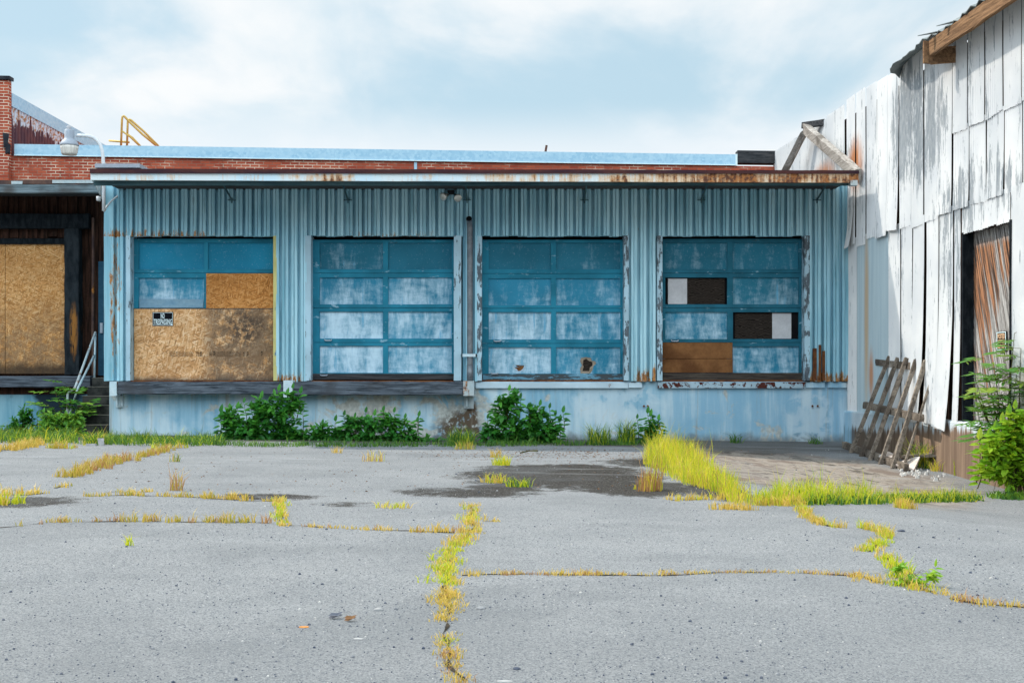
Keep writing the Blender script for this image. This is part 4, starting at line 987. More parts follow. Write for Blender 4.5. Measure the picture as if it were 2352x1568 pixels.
# propped roof timbers beside the barn
tb=thing('timber_brace','pair of silvery timbers propped in an A on the canopy','timber',(7.0,27.5,5.5))
ap=P(1852,297,29.1)
mb=MB(); ft=P(1972,402,25.80); mb.timber(ft,ap+(ap-ft).normalized()*.05,.13,.25,(-.2,-.35,1),14,.012,0,.02); mb.build('timber',M['grey_beam'],tb)
mb=MB(); f2=P(1783,432,30.35); mb.timber(f2,ap-Vector((.02,-.12,.06)),.13,.17,(.6,-.4,1),10,.012,0,.02); mb.build('timber',M['grey_beam'],tb)
mb=MB(); mb.timber(ap+Vector((-.05,.1,.10)),Vector((xb(28.6)-.02,28.55,7.05)),.10,.14,(0,0,1),5,.01); mb.build('cross_piece',M['darkwood'],tb)
# leaning slatted rack
rk_=thing('slatted_rack','weathered wooden slat rack leaning against the barn plinth','rack',(6.7,23.5,-.2))
yb0=[24.76,24.05,23.4,22.72,22.05]; yt0=[24.4,23.92,23.45,22.95,22.55]
bp=[(1954,1040),(1977,1050),(1997,1059),(2022,1066),(2050,1077)]; tp=[(2042,821),(2061.5,824),(2081,825),(2104,828),(2125.6,829.5)]
B3=[P(u,v,y) for (u,v),y in zip(bp,yb0)]; T3=[P(u,v,y) for (u,v),y in zip(tp,yt0)]
nrm=(T3[2]-B3[2]).cross(Vector((0,1,0))).normalized()
if nrm.x>0: nrm=-nrm
for p,q in zip(B3,T3):
    mb=MB(); mb.timber(p,q+(q-p)*.01,.072,.07,nrm,12,.006,0,.015); mb.build('slat',M['rack'],rk_)
for k in (0,1,3,4):
    p=B3[k]-nrm*.15+Vector((0,-.16+.02*k,0)); q=T3[k]-nrm*.15+Vector((0,-.16,0)); p=p+(q-p)*.04
    mb=MB(); mb.timber(p,q-(q-p)*.06,.055,.035,nrm,12,.006,0,.015); mb.build('slat',M['rack'],rk_)
def lerp_row(t): return [b+(a-b)*t for a,b in zip(T3,B3)]
for t,e0,e1 in ((.055,.9,.45),(.50,.55,.45),(.95,.75,.55)):
    row=lerp_row(t); d=(row[-1]-row[0]).normalized(); mb=MB(); mb.timber(row[0]-d*e0-nrm*.075,row[-1]+d*e1-nrm*.075,.085,.13,(0,0,1),14,.010,0,.03); mb.build('stringer',M['rack'],rk_)
# broken boards lying beside the rack
def slabth(name,label,pts,th,mat):
    pts=[Vector(p) for p in pts]; mb=MB(); n=(pts[1]-pts[0]).cross(pts[2]-pts[0]).normalized()
    if n.z<0: n=-n
    k=len(pts); vs=pts+[p-n*th for p in pts]; fs=[tuple(range(k)),tuple(range(k,2*k))[::-1]]+[(i,k+i,k+(i+1)%k,(i+1)%k) for i in range(k)]
    c=sum(pts,Vector())/k; o=thing(name,label,'board',c); mb.add(vs,fs); mb.build('slab',M[mat],o); return o
slabth('broken_board','warped white board tilted on rubble at the foot of the rack',[P(2057,1066,22.0),P(2098,1081,21.6),P(2113,1048,21.95),P(2095,1049,22.15),P(2072,1058,22.3)],.03,'board_pale')
slabth('broken_board','flat grey plank lying level behind the tilted white board',[P(2070,1046,22.2),P(2165,1044.5,21.85),P(2163,1040,22.05),P(2118,1039,22.3),P(2085,1042,22.5)],.035,'rack')
slabth('broken_board','pinkish board scrap lying under the rack slats',[P(2018,1046,23.0),P(2060,1062,22.4),P(2066,1047,22.7),P(2040,1036,23.1)],.03,'board_pale')
mb=MB()
for k in range(60):
    u=rnd.uniform(2060,2180); v=rnd.uniform(1045,1095)+(u-2060)*.12; g=G(u,v); s=rnd.uniform(.02,.07)
    if g.x>xb(g.y)-.12: continue
    q=[(g.x+s*math.cos(a)*rnd.uniform(.6,1),g.y+s*math.sin(a)*rnd.uniform(.6,1),0) for a in (0,1.3,2.5,3.8,5.1)]
    mb.loft([[(x,y,g.z-.01) for x,y,_ in q],[(g.x+(x-g.x)*.6,g.y+(y-g.y)*.6,g.z+s*rnd.uniform(.4,.9)) for x,y,_ in q]])
tag(mb.build('rubble',M['stone']),'pale rubble scattered along the foot of the barn plinth','rubble',None,'stuff')
# ---- plants ----------------------------------------------------------------------------------------
def leaf(mb,b,d,nrm,L,w,mi=0,a=None,droop=.25):
    d=d.normalized(); sx=d.cross(nrm)
    if sx.length<1e-3: sx=Vector((1,0,0))
    sx.normalize(); up=sx.cross(d).normalized()
    t=b+d*L-up*(L*droop); m=b+d*(L*.5)-up*(L*droop*.25)-up*(w*.12)
    l1=b+d*(L*.28)+sx*(w*.46)+up*(w*.06); l2=b+d*(L*.66)+sx*(w*.40)-up*(L*droop*.45)
    r1=b+d*(L*.28)-sx*(w*.46)+up*(w*.06); r2=b+d*(L*.66)-sx*(w*.40)-up*(L*droop*.45)
    mb.add([b,l1,l2,t,m,r2,r1],[(0,4,3,2,1),(0,6,5,3,4)],mi,a)
def rv(): 
    while True:
        v=Vector((rnd.uniform(-1,1),rnd.uniform(-1,1),rnd.uniform(-1,1)))
        if .05<v.length<1: return v
def shrub(name,label,cat,Y,lobes,n,size,mat,shoots=(),group=None,depth=1.0,ratio=.52,stems=7,droop=.3,base=None,sr=1.0):
    """leafy shrub: lobes are (u,v,ru,rv) clumps at depth Y; shoots are (u,v) tips that stand clear of the mass"""
    vb=max(l[1]+l[3] for l in lobes); ub=sum(l[0] for l in lobes)/len(lobes)
    bx_=X(ub,Y); B=base or Vector((bx_,Y,gz(bx_,Y))); k=Y/F
    o=thing(name,label,cat,B,group); fo=MB(); st=MB()
    tot=sum(l[2]*l[3] for l in lobes); twigs=[]
    for (u,v,ru,rv_) in lobes:
        c=P(u,v,Y); R_=(ru*k*1.12, min(ru,rv_*1.3)*k*.75*depth, rv_*k*1.12); nn=int(n*ru*rv_/tot)
        ncl=max(4,nn//9)
        for _ in range(ncl):
            q=rv().normalized()*(rnd.random()**.42); tip=c+Vector((q.x*R_[0],q.y*R_[1],q.z*R_[2]))
            g=gz(tip.x,tip.y)
            if tip.z<g+.02: tip.z=g+.02+rnd.random()*.05
            if tip.y>26.93 and abs(tip.x)<8.7: tip.y=26.9-rnd.random()*.1
            out=Vector((q.x,q.y-.25,q.z*.6+.35)); out.normalize()
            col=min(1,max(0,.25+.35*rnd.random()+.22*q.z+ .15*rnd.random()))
            tw=tip-out*size*1.6; st.tube([tw-out*size*.8,tip],.004*sr,3,0,False)
            if rnd.random()<.3: twigs.append(tw)
            for j in range(9):
                d=(out*.7+rv()*.75+Vector((0,-.15,-.12))).normalized(); L=size*rnd.uniform(.6,1.2)
                p=tip-out*size*1.3*(j/9)+rv()*size*.25
                p.z=max(p.z,gz(p.x,p.y)+.01)
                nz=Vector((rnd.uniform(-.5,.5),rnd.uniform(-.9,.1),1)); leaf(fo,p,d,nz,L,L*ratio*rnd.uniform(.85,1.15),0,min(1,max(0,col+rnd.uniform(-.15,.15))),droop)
    for i in range(min(len(twigs),stems*3)):
        t=twigs[i]; m=(B+t)*.5+Vector((0,0,.08)); b=B+Vector((rnd.uniform(-.2,.2)+(t.x-B.x)*.35,rnd.uniform(-.1,.05),0)); b.z=gz(b.x,b.y)-.02; st.tube([b,m,t],.009,4,0,False,[.012*sr,.008*sr,.004*sr])
    for (u,v) in shoots:
        t=P(u,v,Y-.05); b=P(u+rnd.uniform(-10,10),min(v+rnd.uniform(45,70),vb-3),Y); st.tube([b,(b+t)*.5+Vector((.02,0,0)),t],.007,4,0,False,[.010*sr,.007*sr,.003*sr])
        for j in range(9):
            f=1-j*.09; p=b+(t-b)*f; s=1 if j%2 else -1
            d=Vector((s*rnd.uniform(.5,1),-.35,rnd.uniform(-.1,.5))) if j else Vector((.1,-.2,1)); L=size*rnd.uniform(.8,1.25); leaf(fo,p,d,Vector((0,-.6,1)),L,L*ratio,0,rnd.uniform(.25,.9),droop)
    fo.build('foliage',mat,o); st.build('stem',M['stem'],o); return o
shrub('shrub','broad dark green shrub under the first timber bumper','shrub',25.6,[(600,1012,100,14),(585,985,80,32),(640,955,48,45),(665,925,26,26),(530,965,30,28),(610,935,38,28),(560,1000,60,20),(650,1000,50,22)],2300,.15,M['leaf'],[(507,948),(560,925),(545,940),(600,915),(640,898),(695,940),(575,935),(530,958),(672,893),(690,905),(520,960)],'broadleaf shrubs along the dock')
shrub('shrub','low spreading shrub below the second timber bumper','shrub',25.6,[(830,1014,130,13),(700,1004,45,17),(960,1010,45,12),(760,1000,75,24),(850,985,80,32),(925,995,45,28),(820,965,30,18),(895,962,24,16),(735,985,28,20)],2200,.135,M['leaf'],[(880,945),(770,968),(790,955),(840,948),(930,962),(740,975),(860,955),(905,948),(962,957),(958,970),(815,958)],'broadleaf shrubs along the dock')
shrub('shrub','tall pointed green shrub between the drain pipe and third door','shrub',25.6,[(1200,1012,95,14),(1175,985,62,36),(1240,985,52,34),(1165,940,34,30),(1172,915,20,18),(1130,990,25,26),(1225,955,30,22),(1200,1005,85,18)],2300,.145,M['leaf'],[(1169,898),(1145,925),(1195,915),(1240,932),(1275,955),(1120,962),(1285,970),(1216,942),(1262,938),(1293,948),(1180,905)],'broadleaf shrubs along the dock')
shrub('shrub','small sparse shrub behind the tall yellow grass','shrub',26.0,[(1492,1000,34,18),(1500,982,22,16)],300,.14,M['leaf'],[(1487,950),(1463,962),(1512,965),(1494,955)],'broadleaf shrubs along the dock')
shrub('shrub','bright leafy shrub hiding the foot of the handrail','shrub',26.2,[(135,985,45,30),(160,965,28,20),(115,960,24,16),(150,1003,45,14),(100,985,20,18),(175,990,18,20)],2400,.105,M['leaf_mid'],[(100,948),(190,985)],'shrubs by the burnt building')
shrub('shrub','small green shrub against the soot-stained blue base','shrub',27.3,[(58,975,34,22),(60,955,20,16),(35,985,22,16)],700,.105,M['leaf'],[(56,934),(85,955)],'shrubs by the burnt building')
# tall pinnate sapling by the steps
def sapling(name,label,Y,base,shoots,size,mat,ratio,pairs=6,llen=.55,group=None,ndir=None):
    B=Vector((base[0],base[1],gz(base[0],base[1]))); o=thing(name,label,'sapling',B,group); fo=MB(); st=MB()
    for (u,v,dy,wt) in shoots:
        t=P(u,v,Y+dy); m=B+(t-B)*.5+Vector((rnd.uniform(-.06,.06),0,.12)); pts=[B,m,t]; st.tube(pts,.012,5,0,False,[.016,.010,.004])
        def at(f): 
            return B*(1-f)**2+m*2*f*(1-f)+t*f*f
        for j in range(wt):
            f=1-.72*(j/max(1,wt)); p=at(f); az=rnd.uniform(0,2*math.pi)
            d=Vector((math.cos(az),math.sin(az)*.8-.25,rnd.uniform(.0,.5))).normalized(); L=llen*rnd.uniform(.7,1.15); e=p+d*L-Vector((0,0,L*.22))
            st.tube([p,p+d*L*.55,e],.004,3,0,False); sx=d.cross(Vector((0,0,1))).normalized()
            tone=rnd.uniform(.1,.9)
            for q in range(pairs):
                g=.3+.7*(q+.5)/pairs; pp=p+d*(L*g)-Vector((0,0,L*.22*g*g))
                for s in (-1,1):
                    ld=(d*.55+sx*s+Vector((0,0,rnd.uniform(-.3,.1)))).normalized(); l=size*rnd.uniform(.75,1.15); leaf(fo,pp,ld,Vector((0,-.3,1)),l,l*ratio,0,min(1,max(0,tone+rnd.uniform(-.15,.15))),.15)
            leaf(fo,e,d,Vector((0,-.3,1)),size,size*ratio,0,tone,.2)
    fo.build('foliage',mat,o); st.build('stem',M['stem'],o); return o
sapling('sapling','grey-green sapling with paired leaves rising behind the handrail',27.1,(X(150,27.0),27.0),[(160,884,0,9),(125,895,.05,8),(178,900,0,8),(200,925,-.05,7),(105,925,.05,6),(185,950,-.1,6)],.155,M['leaf_mid'],.5,4,.40)
sapling('sapling','tall feathery sapling in front of the plank door of the barn',18.9,(X(2318,18.75),18.75),[(2330,765,.1,12),(2262,822,.1,8),(2240,868,.15,7),(2285,850,0,9),(2345,800,-.1,10),(2236,885,.1,6),(2300,900,0,10),(2335,860,-.1,10),(2270,925,0,8)],.20,M['leaf_narrow'],.24,7,.46)
shrub('shrub','large lime green shrub at the foot of the barn door','shrub',18.4,[(2330,1045,60,50),(2345,990,45,35),(2290,1030,36,30),(2330,1095,45,30),(2295,1075,30,22),(2350,960,30,25),(2385,1030,45,60)],1500,.16,M['leaf_sun'],[(2252,1040),(2262,1062),(2300,970),(2330,940),(2248,1010),(2270,1005),(2285,985),(2315,955),(2255,1080)],None,1.0,.5)

# ---- grass -------------------------------------------------------------------------------------------
def blade(mb,b,h,lean,w,mi=0,a=None):
    az=rnd.uniform(0,2*math.pi); d=Vector((math.cos(az),math.sin(az),0)); sx=Vector((-d.y,d.x,0)) if rnd.random()<.4 else Vector((1,rnd.uniform(-.4,.4),0)).normalized()
    m=b+d*(h*lean*.3)+Vector((0,0,h*.55)); t=b+d*(h*lean)+Vector((0,0,h*(1-.25*lean)))
    mb.add([b-sx*w*.5,b+sx*w*.5,m+sx*w*.36,t,m-sx*w*.36],[(0,1,2,4),(4,2,3)],mi,a)
def tuft(mb,c,r,n,h,lean,w,mi=0):
    for _ in range(n):
        a=rnd.uniform(0,2*math.pi); q=r*math.sqrt(rnd.random()); x,y=c.x+q*math.cos(a),c.y+q*math.sin(a)
        blade(mb,Vector((x,y,gz(x,y)-.005)),h*rnd.uniform(.45,1.1)*(1-.45*q/r if r else 1),lean*rnd.uniform(.4,1.3),w,mi,None)
def line(mb,pts,width,dens,h,lean,w,mis,gap=.3,seed=0):
    """tufty grass along a crack in the asphalt; dens = tufts per metre"""
    W=[G(u,v) for u,v in pts]; CRK.append((pts,min(.03,.010+width*.12)))
    for a,b in zip(W[:-1],W[1:]):
        L=(b-a).length; n=max(1,int(L*dens)); dr=(b-a).normalized(); sx=Vector((-dr.y,dr.x,0))
        for i in range(n):
            f=rnd.random(); p=a+(b-a)*f
            g=mnoise.noise(Vector((p.x*1.7+seed,p.y*1.7,seed*3.1)))*.5+.5
            g=g*.6+.4*(mnoise.noise(Vector((p.x*6+seed,p.y*6,2)))*.5+.5)
            if g<gap: continue
            k=.5+1.0*(g-gap)/(1-gap); p=p+sx*rnd.gauss(0,width*.38)*k; p.z=gz(p.x,p.y)
            mi=mis[0] if rnd.random()<.7 else mis[-1]
            tuft(mb,p,.035+.02*k,int(9*k)+2,h*k*rnd.uniform(.7,1.2),lean,w,mi)
CRK=[]
def crack_soil(name,label):
    mb=MB()
    for pts,wd in CRK:
        W=[G(u,v) for u,v in pts]; L=[]
        for a,b in zip(W[:-1],W[1:]):
            n=max(2,int((b-a).length/.06)); dr=(b-a).normalized(); sx=Vector((-dr.y,dr.x,0))
            for i in range(n):
                p=a+(b-a)*(i/n); q=Vector((p.x*3,p.y*3,1)); c=p+sx*(mnoise.noise(q)*.05); w=wd*max(.12,.5+1.1*mnoise.noise(q*2.3))
                L.append((c-sx*w,c+sx*w))
        for (a,b),(c,d) in zip(L[:-1],L[1:]):
            qs=[Vector((p.x,p.y,gz(p.x,p.y)+.004)) for p in (a,b,d,c)]; mb.quad(qs[0],qs[3],qs[2],qs[1])
    tag(mb.build(name,M['soil']),label,'soil',None,'stuff')
GM=[M['grass_gold'],M['grass_olive'],M['grass_red'],M['grass_lime']]
mb=MB()
line(mb,[(1080,1160),(1082,1180),(1088,1205),(1078,1228),(1055,1245),(1036,1262)],.13,30,.12,.7,.007,(0,3),.26,1)
line(mb,[(1036,1262),(1026,1290),(1024,1320),(1028,1345)],.135,55,.11,.9,.0065,(3,0),.2,2)
line(mb,[(1028,1345),(1026,1375),(1027,1400),(1019,1425)],.10,52,.085,1.0,.0055,(0,1),.32,3)
line(mb,[(1019,1425),(1030,1450),(1026,1478),(1034,1500)],.08,52,.07,1.0,.005,(0,3),.40,4)
line(mb,[(1034,1500),(1030,1520),(1045,1545),(1060,1572)],.065,50,.075,.9,.0045,(0,2),.40,5)
tag(mb.build('crack_grass',GM),'thick golden grass filling the crack that runs towards the camera','grass',None,'stuff')
mb=MB()
line(mb,[(1062,1322),(1120,1318),(1200,1318),(1350,1320),(1500,1320),(1600,1317),(1700,1314),(1800,1314),(1900,1318),(1985,1325)],.06,36,.085,.6,.006,(0,2),.30,7)
line(mb,[(1985,1325),(2010,1336),(2060,1340)],.14,40,.12,.7,.006,(0,0),.25,8)
line(mb,[(2060,1340),(2110,1352),(2160,1365)],.10,40,.11,.7,.006,(0,3),.28,9)
line(mb,[(2180,1374),(2240,1385),(2290,1390),(2352,1394),(2420,1400)],.10,42,.12,.7,.006,(0,2),.25,10)
tag(mb.build('crack_grass',GM),'straight line of short golden grass across the near asphalt','grass',None,'stuff')
mb=MB()
line(mb,[(1842,1168),(1852,1185),(1870,1197),(1900,1208),(1945,1213)],.10,30,.16,.6,.007,(0,3),.25,11)
line(mb,[(1975,1211),(2005,1217),(2035,1226),(2038,1238)],.10,32,.16,.6,.007,(0,3),.22,12)
line(mb,[(2030,1243),(2010,1255),(1985,1268)],.12,34,.12,.8,.007,(3,0),.2,13)
line(mb,[(2030,1278),(2050,1295),(2075,1312),(2060,1330)],.13,36,.14,.7,.007,(3,0),.2,14)
tag(mb.build('crack_grass',GM),'broken zigzag of yellow grass near the barn on the asphalt','grass',None,'stuff')
mb=MB()
line(mb,[(-60,1216),(0,1212),(60,1206),(120,1199),(230,1197),(340,1197),(450,1199),(560,1198),(630,1202)],.10,24,.19,.6,.009,(1,2),.36,15)
line(mb,[(650,1206),(740,1211),(830,1216),(950,1219),(1060,1222)],.07,20,.13,.5,.008,(0,2),.38,16)
line(mb,[(950,1221),(1005,1222),(1065,1223)],.06,30,.15,.5,.008,(0,2),.25,17)
line(mb,[(1105,1197),(1150,1198)],.06,20,.10,.5,.008,(0,2),.3,17)
tag(mb.build('crack_grass',GM),'sparse olive and golden grass along the long middle crack','grass',None,'stuff')
mb=MB()
line(mb,[(190,1140),(300,1137),(430,1141),(560,1149),(640,1152)],.10,24,.17,.6,.010,(1,0),.33,18)
line(mb,[(640,1148),(643,1165),(645,1180),(645,1195),(652,1209)],.08,22,.15,.6,.009,(0,3),.26,19)
line(mb,[(250,1129),(345,1129)],.08,16,.13,.6,.010,(0,1),.25,19)
tag(mb.build('crack_grass',GM),'olive grass in the second crack with a short spur','grass',None,'stuff')
mb=MB()
line(mb,[(165,1096),(180,1090),(215,1076),(250,1065),(295,1053)],.26,30,.25,.55,.011,(1,2),.15,20)
line(mb,[(318,1050),(345,1045),(385,1033)],.20,30,.22,.5,.011,(1,2),.18,21)
line(mb,[(350,1031),(425,1028)],.22,26,.22,.5,.011,(1,3),.2,21)
line(mb,[(150,1115),(120,1122)],.15,12,.12,.6,.010,(1,0),.3,22)
tag(mb.build('crack_grass',GM),'rust-tinged grass band slanting from the far shrub towards the frame edge','grass',None,'stuff')
mb=MB()
line(mb,[(-40,1040),(0,1036),(50,1029),(98,1017)],.28,30,.24,.5,.011,(0,1),.12,23)
line(mb,[(110,1029),(175,1029)],.22,32,.20,.6,.011,(1,3),.15,24)
tag(mb.build('crack_grass',GM),'yellow grass clump line below the burnt building','grass',None,'stuff')
mb=MB()
line(mb,[(-50,1160),(0,1158),(25,1156),(50,1156)],.35,60,.24,.5,.010,(3,0),.08,25)
line(mb,[(0,1136),(60,1137),(105,1131)],.20,26,.18,.6,.010,(0,0),.18,26)
tag(mb.build('crack_grass',GM),'lush yellow-green grass patch beside the dark stain by the picture edge','grass',None,'stuff')
# tall strip of grass across the yard
def poly_scatter(mb,poly,n,hf,lean,w,mis,edge=0):
    us=[p[0] for p in poly]; vs=[p[1] for p in poly]
    def inside(u,v):
        c=False; j=len(poly)-1
        for i in range(len(poly)):
            (xi,yi),(xj,yj)=poly[i],poly[j]
            if (yi>v)!=(yj>v) and u<(xj-xi)*(v-yi)/(yj-yi)+xi: c=not c
            j=i
        return c
    k=0
    while k<n:
        u,v=rnd.uniform(min(us),max(us)),rnd.uniform(min(vs),max(vs))
        if not inside(u,v): continue
        p=G(u,v); k+=1
        if p.x>xb(p.y)-.15 or p.y>26.85: continue
        cl=mnoise.noise(Vector((p.x*2.2,p.y*2.2,1))); cl2=mnoise.noise(Vector((p.x*3.1,p.y*3.1,7)))
        if rnd.random()<.25-cl: continue
        for _ in range(3):
            q=p+Vector((rnd.uniform(-.06,.06),rnd.uniform(-.06,.06),0)); q.z=gz(q.x,q.y)-.01
            mi=mis[0] if rnd.random()<.55+.4*cl else mis[1+int(rnd.random()*(len(mis)-1))]
            hk=1.55 if rnd.random()<.07 else 1
            blade(mb,q,hf(u,v)*hk*rnd.uniform(.35,1.2)*(1+.45*cl),lean*rnd.uniform(.2,1.6),w*rnd.uniform(.7,1.3),mi,min(1,max(0,.45+.6*cl2+rnd.gauss(0,.30))))
TG=[M['grass_yel'],M['grass_lime'],M['grass_red'],M['grass_gold'],M['grass_green'],M['grass_olive']]
mb=MB()
poly_scatter(mb,[(1480,1062),(1490,1042),(1530,1032),(1590,1037),(1612,1066),(1652,1100),(1705,1140),(1728,1158),(1690,1160),(1640,1130),(1580,1113),(1530,1095),(1490,1078)],1750,lambda u,v:.36 if v<1090 else .25,.42,.0068,(0,1,1,2,3,5))
poly_scatter(mb,[(1475,1122),(1510,1122),(1515,1128),(1470,1128)],120,lambda u,v:.3,.25,.009,(2,2,0))
tag(mb.build('tall_grass',TG),'tall yellow-green grass growing in a band from the dock wall','grass',None,'stuff')
mb=MB()
poly_scatter(mb,[(1720,1152),(1760,1140),(1850,1138),(1950,1141),(2050,1138),(2150,1140),(2240,1136),(2262,1148),(2150,1153),(2050,1158),(1900,1158),(1740,1160)],1150,lambda u,v:.26 if 1780<u<2000 else .15,.5,.0068,(1,0,3,4,5,1))
poly_scatter(mb,[(1850,1160),(2250,1152),(2255,1142),(1860,1150)],800,lambda u,v:.10,.7,.022,(4,4,1,4))
poly_scatter(mb,[(1740,1162),(1850,1161),(1850,1155),(1745,1154)],160,lambda u,v:.12,.6,.010,(3,0,3))
poly_scatter(mb,[(2270,1140),(2350,1138),(2352,1148),(2275,1147)],160,lambda u,v:.10,.6,.03,(4,4))
tag(mb.build('tall_grass',TG),'lime grass strip running along the joint to the barn','grass',None,'stuff')
mb=MB()
line(mb,[(1540,1149),(1600,1147),(1690,1147)],.16,34,.18,.5,.009,(3,0),.12,31)
line(mb,[(1636,1168),(1690,1170),(1726,1169)],.12,50,.15,.4,.008,(3,3),.05,32)
line(mb,[(2063,1166),(2095,1167)],.10,60,.2,.4,.008,(3,0),.0,33)
line(mb,[(1465,1124),(1500,1122)],.15,20,.18,.5,.009,(0,3),.1,34)
tag(mb.build('crack_grass',TG),'short orange grass in front of the tall strip','grass',None,'stuff')
crack_soil('crack_soil','dark soil lining the open cracks in the asphalt')
# rank grass at the foot of the dock
mb=MB()
poly_scatter(mb,[(210,1012),(330,1008),(500,1012),(520,1022),(400,1026),(250,1022)],900,lambda u,v:.20,.9,.012,(4,4,4,1))
poly_scatter(mb,[(500,1020),(1000,1020),(1340,1018),(1500,1014),(1500,1022),(1000,1027),(500,1026)],1100,lambda u,v:.13,.9,.012,(4,4,4))
poly_scatter(mb,[(-40,1005),(80,1003),(180,1010),(180,1020),(-40,1016)],600,lambda u,v:.28,.8,.012,(4,4,1))
poly_scatter(mb,[(195,1012),(250,1008),(250,1020),(195,1024)],260,lambda u,v:.22,.8,.012,(4,1,0,3))
poly_scatter(mb,[(1030,1015),(1085,1012),(1090,1022),(1030,1024)],160,lambda u,v:.30,.4,.012,(4,4))
tag(mb.build('verge_grass',TG),'unmown green grass along the foot of the dock wall','grass',None,'stuff')
def clump(name,label,u,v,n,r,h,lean,w,mats,group=None,seed=0,cat='grass tuft'):
    g=G(u,v)
    if g.y>26.85: g=Vector((X(u,26.75),26.75,gz(X(u,26.75),26.75)))
    o=MB(); 
    for _ in range(n):
        a=rnd.uniform(0,2*math.pi); q=r*math.sqrt(rnd.random()); p=Vector((g.x+q*math.cos(a),g.y+q*math.sin(a)*.6,0)); p.z=gz(p.x,p.y)-.005
        blade(o,p,h*rnd.uniform(.4,1.1),lean*rnd.uniform(.4,1.4),w,int(rnd.random()*len(mats)))
    e=thing(name,label,cat,g,group); o.build('foliage',[M[m] for m in mats],e); return e
clump('grass_tuft','arching green grass tuft against the pale dock wall',1377,1021,170,.22,.52,.75,.012,['grass_green','grass_green','grass_lime'])
clump('grass_tuft','upright green grass tuft nearest the small sparse shrub',1440,1020,190,.18,.58,.5,.012,['grass_green','grass_green','grass_lime'])
clump('grass_tuft','wispy green grass tuft below the rusty bumper bracket',1058,1022,110,.22,.42,.6,.012,['grass_green','grass_lime'])
clump('grass_tuft','small green weed tuft alone at the dock wall',1690,1017,40,.14,.30,1.0,.014,['grass_green'])
clump('grass_tuft','low weed tuft at the dock wall by the barn corner',1873,1019,40,.16,.22,1.0,.014,['grass_green'])
clump('grass_tuft','tall brown-stalked tuft on the asphalt below the low shrub',860,1059,46,.20,.22,.5,.009,['grass_gold','grass_red','grass_lime','grass_gold'])
clump('grass_tuft','small orange tuft on the asphalt near the low shrub',774,1040,30,.09,.16,.6,.010,['grass_gold'])
clump('grass_tuft','wiry brown-headed tuft standing alone on pale asphalt',402,1126,34,.09,.34,.5,.009,['grass_olive','grass_red'])
clump('grass_tuft','bright yellow tuft at the edge of the black stain',1152,1068,90,.15,.2,.6,.010,['grass_lime','grass_yel'])
clump('grass_tuft','orange tuft just beyond the black stain edge',1138,1050,40,.1,.2,.5,.010,['grass_gold'])
clump('grass_tuft','flat yellow tuft on the near rim of the black stain',1133,1108,80,.17,.17,.6,.010,['grass_lime','grass_gold'])
clump('grass_tuft','green-yellow tuft growing inside the black stain',1190,1117,80,.18,.16,.7,.010,['grass_lime','grass_green'])
clump('grass_tuft','low lime tuft on bare asphalt in the middle of the yard',900,1166,60,.2,.10,.8,.010,['grass_lime','grass_gold'])
clump('grass_tuft','yellow tuft close to the wall below the drain pipe',1068,1031,90,.20,.2,.5,.011,['grass_gold','grass_lime'])
clump('grass_tuft','green tuft standing beyond the wiry brown tuft',400,1060,30,.09,.20,.5,.010,['grass_olive','grass_green'])
clump('grass_tuft','spiky lime seedling on the open near asphalt',296,1252,16,.05,.13,.8,.009,['grass_lime'])
clump('grass_tuft','bent grass growing through the boards by the barn plinth',2118,1074,110,.26,.62,.8,.012,['grass_lime','grass_green','grass_yel'])
clump('grass_tuft','yellow weeds against the brown barn plinth',2165,1082,80,.22,.30,.6,.011,['grass_lime','grass_gold'])
clump('grass_tuft','single upright yellow tuft on the brown plinth',2205,1092,24,.10,.40,.2,.011,['grass_lime'])
shrub('weed','leafy green weed sprouting from the near zigzag crack','weed',G(2100,1345).y,[(2090,1338,40,9),(2140,1318,14,12),(2060,1300,12,14)],200,.055,M['leaf_sun'],[(2148,1302)],None,1.0,.35,3,sr=.12)
# ---- loose stones and scraps ----------------------------------------------------------------------
mb=MB()
for k in range(15000):
    v=1030+(1580-1030)*rnd.random()**.9; u=rnd.uniform(-60,2420); g=G(u,v)
    cl=mnoise.noise(Vector((g.x*.7,g.y*.7,5)))
    if rnd.random()>.45+.8*cl: continue
    s=rnd.uniform(.002,.006)*(2.0 if rnd.random()<.07 else 1)*(1+(g.y-5)*.035)
    q=[(math.cos(a)*rnd.uniform(.6,1.1)*s,math.sin(a)*rnd.uniform(.6,1.1)*s) for a in (0,1.3,2.5,3.8,5.1)]
    mb.loft([[(g.x+x,g.y+y,g.z-.002) for x,y in q],[(g.x+x*.9,g.y+y*.9,g.z+s*.5) for x,y in q],[(g.x+x*.4,g.y+y*.4,g.z+s*.9) for x,y in q]],rnd.choice((0,1,1,1,2,2,2,2)))
tag(mb.build('gravel',[M['stone'],M['stone_dark'],M['gravel']]),'loose stone chips scattered over the asphalt','gravel',None,'stuff')
mb=MB()
for k in range(900):
    u=rnd.gauss(1290,170); v=rnd.gauss(1043,8)
    if v<1028 or rnd.random()<.2: u,v=rnd.uniform(200,1500),rnd.uniform(1030,1130)
    g=G(u,v); s=rnd.uniform(.010,.026); a=rnd.uniform(0,6.3); d=Vector((math.cos(a),math.sin(a),0)); n_=Vector((-d.y,d.x,0)); z=Vector((0,0,rnd.uniform(.004,.02)))
    mb.add([g-d*s,g+n_*s*.5+z,g+d*s+z*.3,g-n_*s*.5+z],[(0,1,2,3)])
tag(mb.build('leaf_litter',M['deadleaf']),'dry brown leaf litter drifted in front of the dock','leaf litter',None,'stuff')
